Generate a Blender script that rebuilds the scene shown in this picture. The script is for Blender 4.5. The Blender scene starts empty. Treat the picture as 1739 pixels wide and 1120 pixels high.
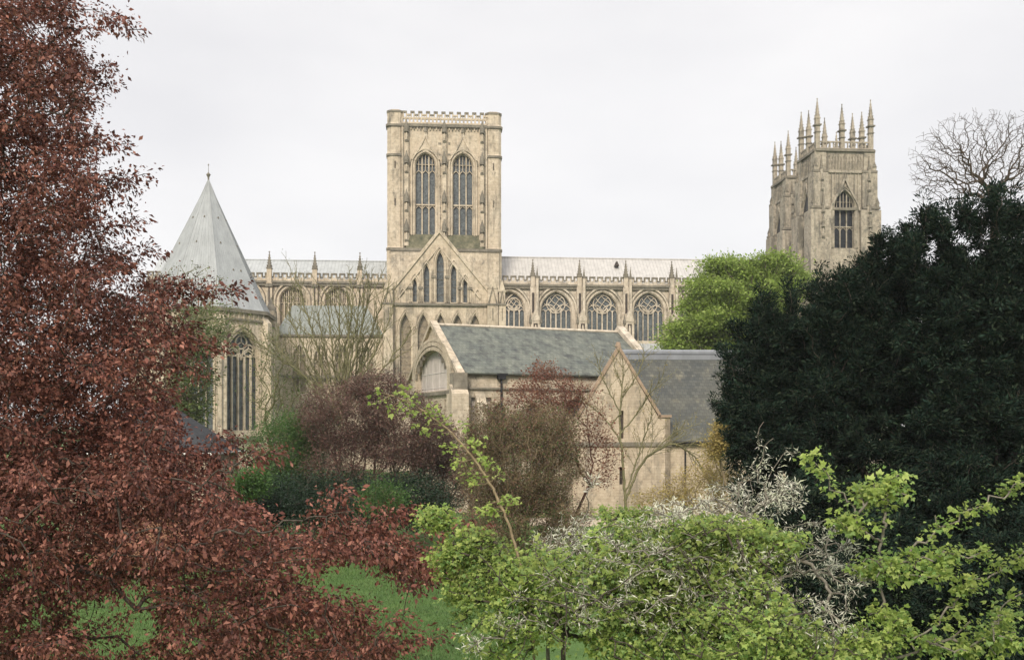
import bpy, math
import numpy as np
from mathutils import Matrix, Vector
from mathutils.geometry import tessellate_polygon
sc = bpy.context.scene
R = math.radians
# ------------------------------------------------------------------ camera, sky, sun, exposure
F, CX, HY, CAMZ = 1600.0, 869.5, 720.0, 8.5        # focal length, principal column, horizon row (photo pixels), eye height
cam = bpy.data.objects.new('camera', bpy.data.cameras.new('camera'))
sc.collection.objects.link(cam); sc.camera = cam
cam.location = (0, 0, CAMZ); cam.rotation_euler = (R(90), 0, 0)
cam.data.sensor_width = 36; cam.data.lens = F/1739*36
cam.data.shift_y = (HY-560)/1739
cam.data.clip_start = 0.1; cam.data.clip_end = 6000
SUN_EL, SUN_AZ = R(36), R(193)                       # azimuth clockwise from +Y (view direction)
sun = bpy.data.objects.new('sun', bpy.data.lights.new('sun', 'SUN'))
sc.collection.objects.link(sun)
sun.data.energy = 3.0; sun.data.angle = R(14); sun.data.color = (1.0, 0.905, 0.755)
sd = Vector((math.sin(SUN_AZ)*math.cos(SUN_EL), math.cos(SUN_AZ)*math.cos(SUN_EL), math.sin(SUN_EL)))
sun.rotation_euler = (-sd).to_track_quat('-Z', 'Y').to_euler()
w = bpy.data.worlds.new('World'); sc.world = w; w.use_nodes = True
nt = w.node_tree; nt.nodes.clear()
def wn(t, **k):
    n = nt.nodes.new(t)
    for a, b in k.items(): setattr(n, a, b)
    return n
out = wn('ShaderNodeOutputWorld'); bg = wn('ShaderNodeBackground'); bg.inputs[1].default_value = 0.1
sky = wn('ShaderNodeTexSky', sky_type='NISHITA', sun_disc=False, sun_elevation=SUN_EL, sun_rotation=SUN_AZ)
tc = wn('ShaderNodeTexCoord'); sep = wn('ShaderNodeSeparateXYZ'); nt.links.new(tc.outputs['Generated'], sep.inputs[0])
mp = wn('ShaderNodeMapping'); mp.inputs['Scale'].default_value = (1.0, 1.0, 2.6); nt.links.new(tc.outputs['Generated'], mp.inputs[0])
nz = wn('ShaderNodeTexNoise'); nz.inputs['Scale'].default_value = 2.2; nz.inputs['Detail'].default_value = 4
nt.links.new(mp.outputs[0], nz.inputs['Vector'])
cr = wn('ShaderNodeValToRGB'); cr.color_ramp.elements[0].position = 0.32; cr.color_ramp.elements[1].position = 0.62
cr.color_ramp.elements[0].color = (6.65, 6.55, 6.65, 1); cr.color_ramp.elements[1].color = (7.8, 7.65, 7.6, 1)
nt.links.new(nz.outputs['Fac'], cr.inputs[0])
zr = wn('ShaderNodeMapRange'); zr.inputs['From Min'].default_value = 0.42; zr.inputs['From Max'].default_value = 1.0
zr.inputs['To Min'].default_value = 1.0; zr.inputs['To Max'].default_value = 2.3
nt.links.new(sep.outputs['Z'], zr.inputs[0])
ml = wn('ShaderNodeMixRGB', blend_type='MULTIPLY'); ml.inputs[0].default_value = 1
nt.links.new(cr.outputs[0], ml.inputs[1]); nt.links.new(zr.outputs[0], ml.inputs[2])
mx = wn('ShaderNodeMixRGB'); mx.inputs[0].default_value = 0.92       # thin overcast over the blue sky
nt.links.new(sky.outputs[0], mx.inputs[1]); nt.links.new(ml.outputs[0], mx.inputs[2])
nt.links.new(mx.outputs[0], bg.inputs[0]); nt.links.new(bg.outputs[0], out.inputs[0])
sc.view_settings.view_transform = 'Standard'; sc.view_settings.look = 'None'
sc.view_settings.exposure = 0.4; sc.view_settings.gamma = 1.0
rng = np.random.default_rng(7)

# ------------------------------------------------------------------ scene helpers
def link(o, parent=None):
    sc.collection.objects.link(o)
    if parent: o.parent = parent
    return o
def tag(o, label=None, cat=None, group=None, kind=None):
    for k, v in (('label', label), ('category', cat), ('group', group), ('kind', kind)):
        if v: o[k] = v
    return o
def empty(name, loc, rz=0):
    o = bpy.data.objects.new(name, None); o.location = loc; o.rotation_euler = (0, 0, rz); o.empty_display_size = 0.5
    return link(o)
def copy_tree(o, parent=None):
    c = o.copy(); sc.collection.objects.link(c)
    if parent: c.parent = parent
    for ch in list(o.children): copy_tree(ch, c)
    return c
def P(px, py, Y): return np.array([(px-CX)*Y/F, Y, CAMZ-(py-HY)*Y/F])

class Frame:
    """ground frame of a building: u along its front, v into it, z up; L/G find where a sight line meets one of its planes"""
    def __init__(s, px, Y, deg):
        s.o = np.array([(px-CX)*Y/F, Y]); s.a = R(deg)
        s.e = np.array([math.cos(s.a), math.sin(s.a)]); s.n = np.array([-math.sin(s.a), math.cos(s.a)])
    def L(s, px, py, v):
        d = np.array([(px-CX)/F, 1.0]); t = (s.o@s.n+v)/(d@s.n); p = d*t
        return float((p-s.o)@s.e), float(CAMZ+t*(HY-py)/F)
    def G(s, px, py, u):
        d = np.array([(px-CX)/F, 1.0]); t = (s.o@s.e+u)/(d@s.e); p = d*t
        return float((p-s.o)@s.n), float(CAMZ+t*(HY-py)/F)
    def U(s, px, v): return s.L(px, 0, v)[0]
    def Z(s, px, py, v): return s.L(px, py, v)[1]
    def root(s, name): return empty(name, (s.o[0], s.o[1], 0), s.a)

def chamfer(mb, cx, cy, h, c, z0, z1, m=0, h1=None):
    q = lambda k: [(cx+x*k, cy+y*k) for x, y in ((-h, -h+c), (-h+c, -h), (h-c, -h), (h, -h+c), (h, h-c), (h-c, h), (-h+c, h), (-h, h-c))]
    a, b = q(1), q(1 if h1 is None else h1/h); vs = [(x, y, z0) for x, y in a]+[(x, y, z1) for x, y in b]
    mb.add(vs, [tuple(range(7, -1, -1)), tuple(range(8, 16))]+[(i, (i+1) % 8, (i+1) % 8+8, i+8) for i in range(8)], m)
class MB:
    def __init__(s, T=None): s.v, s.f, s.m, s.T = [], [], [], T
    def add(s, vs, fs, m=0):
        b = len(s.v)
        s.v += [tuple(s.T @ Vector(p)) if s.T else tuple(p) for p in vs]
        s.f += [tuple(b+i for i in f) for f in fs]; s.m += [m]*len(fs)
    def box(s, x0, x1, y0, y1, z0, z1, m=0):
        s.add([(x, y, z) for x in (x0, x1) for y in (y0, y1) for z in (z0, z1)],
              [(0,1,3,2), (4,6,7,5), (0,4,5,1), (2,3,7,6), (0,2,6,4), (1,5,7,3)], m)
    def prism(s, pl, y0, y1, m=0):                      # outline in x,z swept along y
        n = len(pl)
        s.add([(x, y0, z) for x, z in pl]+[(x, y1, z) for x, z in pl],
              [tuple(range(n)), tuple(range(2*n-1, n-1, -1))]+[(i, i+n, (i+1) % n+n, (i+1) % n) for i in range(n)], m)
    def side(s, pl, x0, x1, m=0):                       # outline in y,z swept along x
        n = len(pl)
        s.add([(x0, y, z) for y, z in pl]+[(x1, y, z) for y, z in pl],
              [tuple(range(n)), tuple(range(2*n-1, n-1, -1))]+[(i, i+n, (i+1) % n+n, (i+1) % n) for i in range(n)], m)
    def ring(s, cx, cy, r, z0, z1, n=8, rot=None, r1=None, m=0):
        rot = math.pi/n if rot is None else rot; r1 = r if r1 is None else r1
        a = [rot+2*math.pi*i/n for i in range(n)]
        vs = [(cx+r*math.cos(t), cy+r*math.sin(t), z0) for t in a]+[(cx+r1*math.cos(t), cy+r1*math.sin(t), z1) for t in a]
        s.add(vs, [tuple(range(n-1, -1, -1)), tuple(range(n, 2*n))]+[(i, (i+1) % n, (i+1) % n+n, i+n) for i in range(n)], m)
    def tube(s, pts, r, n=4, m=0, closed=False):
        pts = [Vector(p) for p in pts]; k = len(pts)
        rs = r if isinstance(r, (list, tuple)) else [r]*k
        vs, fs = [], []
        for i, p in enumerate(pts):
            d = (pts[(i+1) % k] if (i < k-1 or closed) else p)-(pts[i-1] if (i > 0 or closed) else p)
            d.normalize(); ref = Vector((0, 1, 0)) if abs(d.y) < .9 else Vector((1, 0, 0))
            a = d.cross(ref).normalized(); b = d.cross(a)
            for j in range(n):
                t = 2*math.pi*(j+.5)/n
                vs.append(p+(a*math.cos(t)+b*math.sin(t))*rs[i]*(1.3 if n == 4 else 1))
        for i in range(k if closed else k-1):
            for j in range(n):
                a0, a1 = i*n+j, i*n+(j+1) % n; q = ((i+1) % k)*n
                fs.append((a0, a1, q+(j+1) % n, q+j))
        if not closed: fs += [tuple(range(n-1, -1, -1)), tuple(range((k-1)*n, k*n))]
        s.add(vs, fs, m)
    def panel(s, outline, holes, y0, depth, m=0, thick=0):
        polys = [[Vector((x, z, 0)) for x, z in q] for q in [outline]+holes]
        tri = tessellate_polygon(polys); flat = [p for q in polys for p in q]
        s.add([(p.x, y0, p.y) for p in flat], [tuple(t) for t in tri], m)
        for q in holes:
            n = len(q)
            s.add([(x, y0, z) for x, z in q]+[(x, y0+depth, z) for x, z in q], [(i, (i+1) % n, (i+1) % n+n, i+n) for i in range(n)], m)
        if thick:
            q = outline; n = len(q)
            s.add([(x, y0, z) for x, z in q]+[(x, y0+thick, z) for x, z in q],
                  [(i, (i+1) % n, (i+1) % n+n, i+n) for i in range(n)]+[tuple(range(n, 2*n))], m)
    def build(s, name, mats, parent=None, smooth=False):
        me = bpy.data.meshes.new(name); me.from_pydata(s.v, [], s.f)
        for m in (mats if isinstance(mats, (list, tuple)) else [mats]): me.materials.append(m)
        me.polygons.foreach_set('material_index', s.m)
        if smooth: me.polygons.foreach_set('use_smooth', [True]*len(s.f))
        me.update()
        return link(bpy.data.objects.new(name, me), parent)

def arch(cx, a, z0, zs, za, n=7):
    """pointed opening: half width a, sill z0, spring zs, apex za"""
    r = za-zs
    rt = []
    if r >= a:
        Rr = (a*a+r*r)/(2*a); th = math.atan2(r, Rr-a)
        for i in range(n+1):
            t = th*i/n; rt.append((cx+a-Rr+Rr*math.cos(t), zs+Rr*math.sin(t)))
    else:
        for i in range(n+1):
            t = math.pi/2*i/n; rt.append((cx+a*math.cos(t), zs+r*math.sin(t)))
    lf = [(2*cx-x, z) for x, z in reversed(rt[:-1])]
    return [(cx-a, z0), (cx+a, z0)]+rt+lf
def arch_z(cx, a, zs, za, x):
    r = za-zs; dx = abs(x-cx)
    if r >= a:
        Rr = (a*a+r*r)/(2*a); return zs+math.sqrt(max(0, Rr*Rr-(dx+Rr-a)**2))
    return zs+r*math.sqrt(max(0, 1-(dx/a)**2))
def head(mb, cx, a, zs, za, y, r, m=0, n=5, T=4):
    mb.tube([(x, y, z) for x, z in arch(cx, a, zs, zs, za, n)[2:]], r, T, m)
def traceried(name, parent, mats, cx, a, z0, zs, za, y, lights, bw, transoms=(), style='grid', T=None, label=None):
    """one window: leaded glass, mullions, transoms and stone tracery in one mesh"""
    mb = MB(T); o = arch(cx, a, z0, zs, za, 9)
    n = len(o); mb.add([(x, y, z) for x, z in o], [tuple(range(n))], 1)
    yb = y-bw*1.2
    step = 2*a/lights; hh = step*.75
    for i in range(1, lights):
        x = cx-a+step*i
        top = arch_z(cx, a, zs, za, x) if style == 'grid' else zs+hh*(.35 if i % 2 else .8)
        w_ = bw*(1.35 if (lights % 2 == 0 and i == lights//2) else 1)
        mb.box(x-w_/2, x+w_/2, yb-bw*.9, yb+bw*.9, z0, top)
    levels = [zs-(.12*(zs-z0) if style == 'grid' else hh*.3)]+[t for t in transoms]
    for lv in levels:
        for i in range(lights): head(mb, cx-a+step*(i+.5), step/2, lv-hh*.15, lv+hh*.85, yb, bw*.34)
    for t in transoms: mb.box(cx-a, cx+a, yb-bw, yb+bw, t+hh*.9, t+hh*.9+bw*1.1)
    rise = za-zs
    if style == 'grid':
        for i in range(lights):
            x = cx-a+step*(i+.5)
            b = levels[0]+hh*.85
            mb.box(x-bw*.26, x+bw*.26, yb-bw*.6, yb+bw*.6, b, max(b+.01, arch_z(cx, a, zs, za, x)-.02))
        b = levels[0]+hh*.85+.35*(za-levels[0]-hh*.85)
        hw = a*.86
        mb.box(cx-hw, cx+hw, yb-bw*.5, yb+bw*.5, b, b+bw*.4)
    elif style == 'rose':
        c, r = zs+rise*.40, a*.60
        mb.tube([(cx+r*math.cos(t), yb, c+r*math.sin(t)) for t in np.linspace(0, 2*math.pi, 20, endpoint=False)], bw*.55, 4, 0, True)
        for k in range(-1, 2):
            d = k*r*.62; h = math.sqrt(r*r-d*d)
            for sg in (1, -1):
                q = math.sqrt(.5)
                pts = [(cx+q*(d+t), yb-.02, c+sg*q*(-d+t)+.12*h*math.sin(t/h*3)) for t in np.linspace(-h, h, 7)]
                mb.tube(pts, bw*.36, 4)
        for sg in (-1, 1):
            mb.tube([(cx+sg*a*.5, yb, zs+hh*.6), (cx+sg*a*.6, yb, zs+rise*.3), (cx+sg*a*.78, yb, zs+rise*.42)], bw*.4, 4)
            mb.tube([(cx+sg*a*.5, yb, zs+hh*.6), (cx+sg*a*.3, yb, zs+hh*.9), (cx, yb, c-r)], bw*.4, 4)
            head(mb, cx+sg*a/2, a/2-.03, zs-hh*.1, zs+rise*.36, yb, bw*.45)
    elif style == 'circles':
        for (x, z, r) in ((cx-a*.46, zs+rise*.30, a*.33), (cx+a*.46, zs+rise*.30, a*.33), (cx, zs+rise*.60, a*.36)):
            mb.tube([(x+r*math.cos(t), yb, z+r*math.sin(t)) for t in np.linspace(0, 2*math.pi, 14, endpoint=False)], bw*.5, 4, 0, True)
            for k in range(3):
                t = math.pi/2+k*2.094
                mb.tube([(x, yb, z), (x+r*.9*math.cos(t), yb, z+r*.9*math.sin(t))], bw*.35, 4)
        for sg in (-1, 1): head(mb, cx+sg*a/2, a/2-.03, zs-.3*hh, zs+rise*.38, yb, bw*.5)
    mb.tube([(x, yb, z) for x, z in o], bw*.6, 4, 0, True)
    ob = mb.build(name, mats, parent)
    if label: ob['label'] = label
    return ob
def pinnacle(mb, x, y, z0, zs, z1, w, m=0, md=None):
    """square shaft with gablets, crocketed spire and finial"""
    md = m if md is None else md; h = w/2
    mb.box(x-h, x+h, y-h, y+h, z0, zs, m)
    mb.box(x-h*1.25, x+h*1.25, y-h*1.25, y+h*1.25, zs-w*.18, zs, md)
    g = w*.75
    mb.prism([(x-h*1.05, zs), (x+h*1.05, zs), (x, zs+g)], y-h*1.1, y+h*1.1, md)
    mb.side([(y-h*1.05, zs), (y+h*1.05, zs), (y, zs+g)], x-h*1.1, x+h*1.1, md)
    mb.ring(x, y, h*1.15, zs+.02, z1-w*.25, 4, math.pi/4, w*.07, md)
    H = z1-zs
    for k in range(1, 6):
        t = k/6; rr = h*1.15*(1-t)+w*.07
        for a in range(4):
            q = math.pi/4+a*math.pi/2; cx, cy = x+rr*math.cos(q), y+rr*math.sin(q); s_ = w*.10*(1.15-t*.5)
            mb.box(cx-s_, cx+s_, cy-s_, cy+s_, zs+H*t*.9-s_, zs+H*t*.9+s_, md)
    mb.ring(x, y, w*.10, z1-w*.35, z1-w*.15, 6, 0, w*.2, md); mb.ring(x, y, w*.2, z1-w*.15, z1, 6, 0, w*.03, md)
def battlement(mb, x0, x1, y0, y1, z0, z1, pitch, m=0, md=1, lace=True):
    """pierced stepped parapet: rail, merlons with openings, weathered coping"""
    H = z1-z0; n = max(1, round((x1-x0)/pitch)); p = (x1-x0)/n
    mb.box(x0, x1, y0, y1, z0, z0+H*.28, m)
    for i in range(n):
        a = x0+p*i; s_ = p*.28
        mb.box(a+s_*.35, a+s_*.85, y0, y1, z0+H*.28, z1-H*.12, m); mb.box(a+p-s_*1.55, a+p-s_*1.05, y0, y1, z0+H*.28, z1-H*.12, m)
        xa, xb = a+s_*.1, a+p-s_*.8
        mb.box(xa, xb, y0-.12, y1+.12, z1-H*.17, z1, md)
        mb.box(xa, xa+H*.09, y0-.1, y1+.1, z0+H*.5, z1-H*.17, md); mb.box(xb-H*.09, xb, y0-.1, y1+.1, z0+H*.5, z1-H*.17, md)
        mb.box(xb, a+p+s_*.1, y0-.12, y1+.12, z0+H*.42, z0+H*.56, md)
        mb.prism([(xa+p*.12, z0+H*.28), (xb-p*.12, z0+H*.28), ((xa+xb)/2, z0+H*.5)], y0+.05, y1-.05, m)

# ------------------------------------------------------------------ materials
class NT:
    def __init__(s, name, rough=.9):
        s.mat = bpy.data.materials.new(name); s.mat.use_nodes = True; s.t = s.mat.node_tree; s.b = s.t.nodes['Principled BSDF']
        s.b.inputs['Roughness'].default_value = rough; s.b.inputs['Specular IOR Level'].default_value = .25
    def n(s, t, ins=None, **k):
        q = s.t.nodes.new(t)
        for a, b in k.items(): setattr(q, a, b)
        for a, b in (ins or {}).items(): s.put(q.inputs[a], b)
        return q
    def put(s, i, v):
        if isinstance(v, bpy.types.NodeSocket): s.t.links.new(v, i)
        else: i.default_value = v
    def co(s, scale=(1, 1, 1), rot=(0, 0, 0)):
        c = s.n('ShaderNodeTexCoord'); m = s.n('ShaderNodeMapping', {'Vector': c.outputs['Object'], 'Scale': scale, 'Rotation': rot}); return m.outputs[0]
    def noise(s, vec, scale, detail=5, rough=.6):
        return s.n('ShaderNodeTexNoise', {'Vector': vec, 'Scale': scale, 'Detail': detail, 'Roughness': rough}).outputs['Fac']
    def ramp(s, fac, stops):
        r = s.n('ShaderNodeValToRGB', {'Fac': fac}); e = r.color_ramp.elements
        while len(e) < len(stops): e.new(.5)
        for q, (p, c) in zip(e, stops): q.position = p; q.color = tuple(c)+(1,)
        return r.outputs[0]
    def mix(s, fac, a, b, mode='MIX'):
        q = s.n('ShaderNodeMixRGB', {0: fac, 1: a, 2: b}, blend_type=mode); return q.outputs[0]
    def bump(s, h, st, dist=.05):
        b = s.n('ShaderNodeBump', {'Height': h, 'Strength': st, 'Distance': dist}); s.put(s.b.inputs['Normal'], b.outputs[0])
G1 = lambda v: (v, v, v)
def stone(name, base, lite, dark, soot=.5, block=.55, sooty=(.13, .12, .10), con=.6):
    m = NT(name); c = m.co()
    col = m.ramp(m.noise(c, .16, 6, .65), [(.3, dark), (.5, base), (.7, lite)])
    col = m.mix(.55, col, m.ramp(m.noise(c, 1.3, 5, .7), [(.3, [x*.72 for x in dark]), (.55, base), (.75, [min(.75, x*1.12) for x in lite])]))
    bc = m.n('ShaderNodeTexCoord'); sp = m.n('ShaderNodeSeparateXYZ', {0: bc.outputs['Object']})
    ad = m.n('ShaderNodeMath', {0: sp.outputs[0], 1: sp.outputs[1]}, operation='ADD')
    cb = m.n('ShaderNodeCombineXYZ', {0: ad.outputs[0], 1: sp.outputs[2]})
    br = m.n('ShaderNodeTexBrick', {'Vector': cb.outputs[0], 'Color1': (1, 1, 1, 1), 'Color2': (.80, .79, .77, 1), 'Mortar': (.68, .66, .62, 1),
             'Scale': 1.0, 'Mortar Size': .018, 'Brick Width': block*2.1, 'Row Height': block, 'Bias': -.2})
    col = m.mix(con, col, br.outputs[0], 'MULTIPLY')
    st = m.ramp(m.noise(m.co((.9, .9, .10)), 1.0, 6, .68), [(.52, G1(0)), (.70, G1(1))])
    pt = m.ramp(m.noise(m.co((.45, .45, .30)), .8, 7, .72), [(.52, G1(0)), (.66, G1(1))])
    fs = m.ramp(m.noise(m.co((1, 1, .6)), 1.9, 8, .78), [(.53, G1(0)), (.64, G1(.9))])
    both = m.mix(1, m.mix(1, st, pt, 'ADD'), fs, 'ADD')
    k = m.n('ShaderNodeMath', {0: both, 1: soot}, operation='MULTIPLY'); k.use_clamp = True
    col = m.mix(k.outputs[0], col, sooty+(1,))
    m.put(m.b.inputs['Base Color'], col)
    m.bump(m.mix(.5, m.noise(c, 3.5, 6), br.outputs[0]), .5, .08)
    return m.mat
S_WARM = stone('limestone_warm', (.52, .44, .34), (.61, .545, .45), (.38, .31, .23), .62)
S_PALE = stone('limestone_pale', (.54, .47, .385), (.62, .565, .485), (.41, .345, .265), .55)
S_GREY = stone('limestone_weathered', (.37, .325, .26), (.51, .455, .375), (.19, .165, .135), 1.0)
S_DARK = stone('limestone_soot_shade', (.20, .18, .145), (.34, .30, .24), (.10, .09, .075), .5)  # sooty stone, also used to paint shadow lines on bell towers and hoods
S_WALL = stone('coursed_magnesian', (.50, .425, .33), (.59, .52, .425), (.36, .295, .215), .6, .34)
S_HALL = stone('coursed_gable_stone', (.46, .385, .295), (.53, .455, .36), (.36, .29, .21), .6, .26, con=.6)
def mossy():
    m = NT('mossy_stone'); c = m.co()
    m.put(m.b.inputs['Base Color'], m.ramp(m.noise(c, .8, 6, .7), [(.35, (.06, .062, .042)), (.52, (.12, .115, .075)), (.72, (.24, .21, .145))])); return m.mat
MOSS = mossy()
def glass(name, a, b):
    m = NT(name, .22); m.b.inputs['Specular IOR Level'].default_value = .5; c = m.co()
    col = m.ramp(m.noise(c, 2.2, 4, .8), [(.35, a), (.65, b)])
    ck = m.n('ShaderNodeTexVoronoi', {'Vector': m.co((1, 1, 1.0)), 'Scale': 2.6})
    col = m.mix(.35, col, m.ramp(ck.outputs['Color'], [(.2, a), (.8, [x*1.6 for x in b])]))
    m.put(m.b.inputs['Base Color'], col); m.bump(ck.outputs['Distance'], .35, .1); return m.mat
GLASS = glass('leaded_glass', (.035, .04, .045), (.10, .115, .12))
GLASS_B = glass('brownish_glass', (.15, .12, .085), (.23, .19, .135))
GLASS_D = glass('dark_glass', (.006, .007, .009), (.025, .028, .032))
GLASS_D.node_tree.nodes['Principled BSDF'].inputs['Specular IOR Level'].default_value = .2
def lead(name, base, seam=.75, rough=.55, seams=True):
    m = NT(name, rough); c = m.co()
    col = m.ramp(m.noise(m.co((.7, .7, .12)), 1.4, 6, .7), [(.3, [x*.78 for x in base]), (.55, base), (.75, [min(.8, x*1.14) for x in base])])
    if seams:
        wv = m.n('ShaderNodeTexWave', {'Vector': c, 'Scale': .314/seam, 'Distortion': .0}, wave_type='BANDS', bands_direction='X')
        ln = m.ramp(wv.outputs['Fac'], [(0, G1(.72)), (.16, G1(1))])
        col = m.mix(.7, col, ln, 'MULTIPLY'); m.bump(wv.outputs['Fac'], .5, .06)
    m.put(m.b.inputs['Base Color'], col); return m.mat
LEAD = lead('lead_sheet', (.33, .345, .35)); LEAD_W = lead('lead_sheet_pale', (.40, .385, .37)); LEAD_C = lead('lead_cone', (.29, .305, .315), seams=False)
def slate(name, base, moss, streak, row=.3, sk=(1.2, 1.2, .22), rot=(0, 0, 0), th=(.5, .68), ctr=.55):
    m = NT(name, .75)
    bc = m.n('ShaderNodeTexCoord'); sp = m.n('ShaderNodeSeparateXYZ', {0: bc.outputs['Object']})
    cb = m.n('ShaderNodeCombineXYZ', {0: sp.outputs[0], 1: sp.outputs[2]})
    br = m.n('ShaderNodeTexBrick', {'Vector': cb.outputs[0], 'Color1': (1, 1, 1, 1), 'Color2': (.62, .63, .65, 1), 'Mortar': (.5, .5, .51, 1),
             'Scale': 1.0, 'Mortar Size': .02, 'Brick Width': row*1.4, 'Row Height': row})
    col = m.ramp(m.noise(m.co(), .35, 6, .7), [(.32, base), (.62, moss)])
    s_ = m.ramp(m.noise(m.co(sk, rot), .9, 5, .62), [(th[0], G1(0)), (th[1], G1(1))])
    col = m.mix(s_, col, streak+(1,))
    col = m.mix(ctr, col, br.outputs[0], 'MULTIPLY')
    m.put(m.b.inputs['Base Color'], col); m.bump(br.outputs[0], .35, .03); return m.mat
SLATE_L = slate('mossy_slate', (.105, .118, .108), (.165, .175, .145), (.045, .048, .05), .28, (1.3, 1.3, .13), (0, R(-24), 0), (.46, .74), .8)
SLATE_H = slate('dark_stone_slate', (.062, .068, .068), (.10, .10, .085), (.16, .15, .115), .3, (1.3, 1.3, .14), (0, 0, 0), (.56, .72), .9)
SLATE_D = slate('blue_slate', (.024, .026, .03), (.036, .038, .042), (.02, .021, .024), .25)
def plain(name, col, rough=.8, var=.25, scale=2.0):
    m = NT(name, rough)
    m.put(m.b.inputs['Base Color'], m.ramp(m.noise(m.co(), scale, 6, .65), [(.3, [x*(1-var) for x in col]), (.7, [min(.85, x*(1+var)) for x in col])])); return m.mat
IRON = plain('black_iron', (.02, .02, .022), .5); BOARD = plain('white_boarding', (.47, .42, .39), .8, .16, 1.1)
PAINT = plain('white_paint', (.7, .69, .66), .6, .06)
VOID = plain('dark_brown_fill', (.05, .04, .035), .8)  # flat dark brown for slits, arched openings, niche backs and strips
BRICKM = stone('red_brick', (.30, .16, .10), (.38, .22, .14), (.20, .10, .07), .15, .09)
def bark(name, a, b):
    m = NT(name); m.put(m.b.inputs['Base Color'], m.ramp(m.noise(m.co((6, 6, 1.5)), 3, 5, .7), [(.35, a), (.65, b)])); m.bump(m.noise(m.co((8, 8, 2)), 4, 4), .5, .02); return m.mat
B_DARK = bark('bark_dark', (.035, .028, .024), (.09, .075, .06)); B_GREY = bark('bark_grey', (.10, .09, .075), (.22, .2, .165))
B_OLIVE = bark('bark_olive', (.10, .095, .05), (.2, .185, .10)); B_RED = bark('bark_reddish', (.07, .035, .03), (.16, .085, .065))
B_TWIG = bark('bark_twig', (.05, .037, .028), (.11, .085, .065)); B_TAN = bark('bark_tan', (.16, .12, .075), (.30, .235, .15))
def leafmat(name, stops, trans=.35, rough=.6, spec=.3):
    m = NT(name, rough); m.b.inputs['Specular IOR Level'].default_value = spec
    g = m.n('ShaderNodeNewGeometry')
    n_ = len(stops); col = m.ramp(g.outputs['Random Per Island'], [(i/max(1, n_-1), c) for i, c in enumerate(stops)])
    big = m.ramp(m.noise(m.co(), .6, 3), [(.35, G1(.72)), (.65, G1(1.15))])
    col = m.mix(1, col, big, 'MULTIPLY')
    m.put(m.b.inputs['Base Color'], col)
    tr = m.n('ShaderNodeBsdfTranslucent', {'Color': col}); ms = m.n('ShaderNodeMixShader', {0: trans, 1: m.b.outputs[0], 2: tr.outputs[0]})
    o = [q for q in m.t.nodes if q.type == 'OUTPUT_MATERIAL'][0]; m.t.links.new(ms.outputs[0], o.inputs[0])
    return m.mat
LF_COPPER = leafmat('copper_leaf', [(.075, .026, .021), (.135, .046, .035), (.215, .08, .056), (.36, .165, .12), (.105, .038, .030), (.18, .07, .05), (.05, .021, .02)], .18)
LF_GREEN = leafmat('fresh_green_leaf', [(.27, .38, .09), (.36, .47, .115), (.49, .57, .19), (.30, .41, .12), (.44, .50, .15), (.20, .31, .08)], .5)
LF_GREEN2 = leafmat('deep_green_leaf', [(.17, .29, .08), (.23, .35, .11), (.29, .39, .14)], .5)
LF_PALE = leafmat('silvery_leaf', [(.55, .56, .43), (.66, .66, .54), (.74, .72, .64), (.44, .48, .30)], .3)
LF_YEW = leafmat('yew_needle', [(.008, .017, .014), (.014, .028, .021), (.026, .048, .034), (.042, .055, .034), (.010, .022, .017)], .1, 1.0, 0)
LF_LIME = leafmat('lime_leaf', [(.20, .295, .05), (.27, .375, .075), (.36, .45, .125), (.14, .22, .04)], .4)
LF_PURPLE = leafmat('purple_bud', [(.11, .06, .055), (.16, .085, .075), (.21, .125, .10), (.13, .105, .07), (.09, .07, .05)])
LF_BROWN = leafmat('brown_bud', [(.19, .15, .08), (.25, .20, .11), (.22, .12, .08), (.15, .15, .065)])
LF_RUST = leafmat('rust_leaf', [(.17, .07, .05), (.23, .10, .07), (.20, .12, .07)])
LF_BUSH = leafmat('bush_green', [(.04, .09, .025), (.07, .14, .035), (.10, .18, .045)])
LF_DEEP = leafmat('blackish_green', [(.008, .022, .012), (.015, .036, .017), (.026, .055, .022)], .2)  # nearly black green leaf of the low shrub
LF_IVY = leafmat('ivy_green', [(.07, .11, .03), (.11, .16, .045), (.15, .19, .06), (.10, .10, .045)])
LF_YELLOW = leafmat('yellow_leaf', [(.33, .26, .08), (.42, .34, .12), (.30, .22, .09)])

# ------------------------------------------------------------------ ground
def sheet(name, pts, z, mat):
    mb = MB(); mb.add([(x, y, z) for x, y in pts], [tuple(range(len(pts)))]); return tag(mb.build(name, mat), kind='structure')
def grassy():
    m = NT('lawn_grass', .95); c = m.co()
    col = m.ramp(m.noise(c, .35, 6, .7), [(.34, (.03, .065, .018)), (.5, (.06, .12, .028)), (.68, (.11, .165, .045))])
    col = m.mix(.5, col, m.ramp(m.noise(c, 5, 6, .8), [(.3, (.035, .07, .015)), (.7, (.105, .18, .045))]))
    m.put(m.b.inputs['Base Color'], col); m.bump(m.noise(c, 14, 4), .8, .06); return m.mat
sheet('lawn', [(-3000, -300), (3000, -300), (3000, 4000), (-3000, 4000)], 0, grassy())
sheet('path', [(1.5, 79), (24, 77), (24, 84), (1.5, 86)], .004, plain('gravel_path', (.42, .35, .27), .95, .2, 3))

# ------------------------------------------------------------------ the cathedral
M = Frame(755, 200, 4.5)
cath = tag(M.root('cathedral'), 'huge limestone cathedral with a square central tower, pinnacled bell towers and conical chapter house roof', 'cathedral')
SG = [S_WARM, GLASS]; SGP = [S_PALE, GLASS]; SGG = [S_GREY, GLASS_D]
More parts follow.
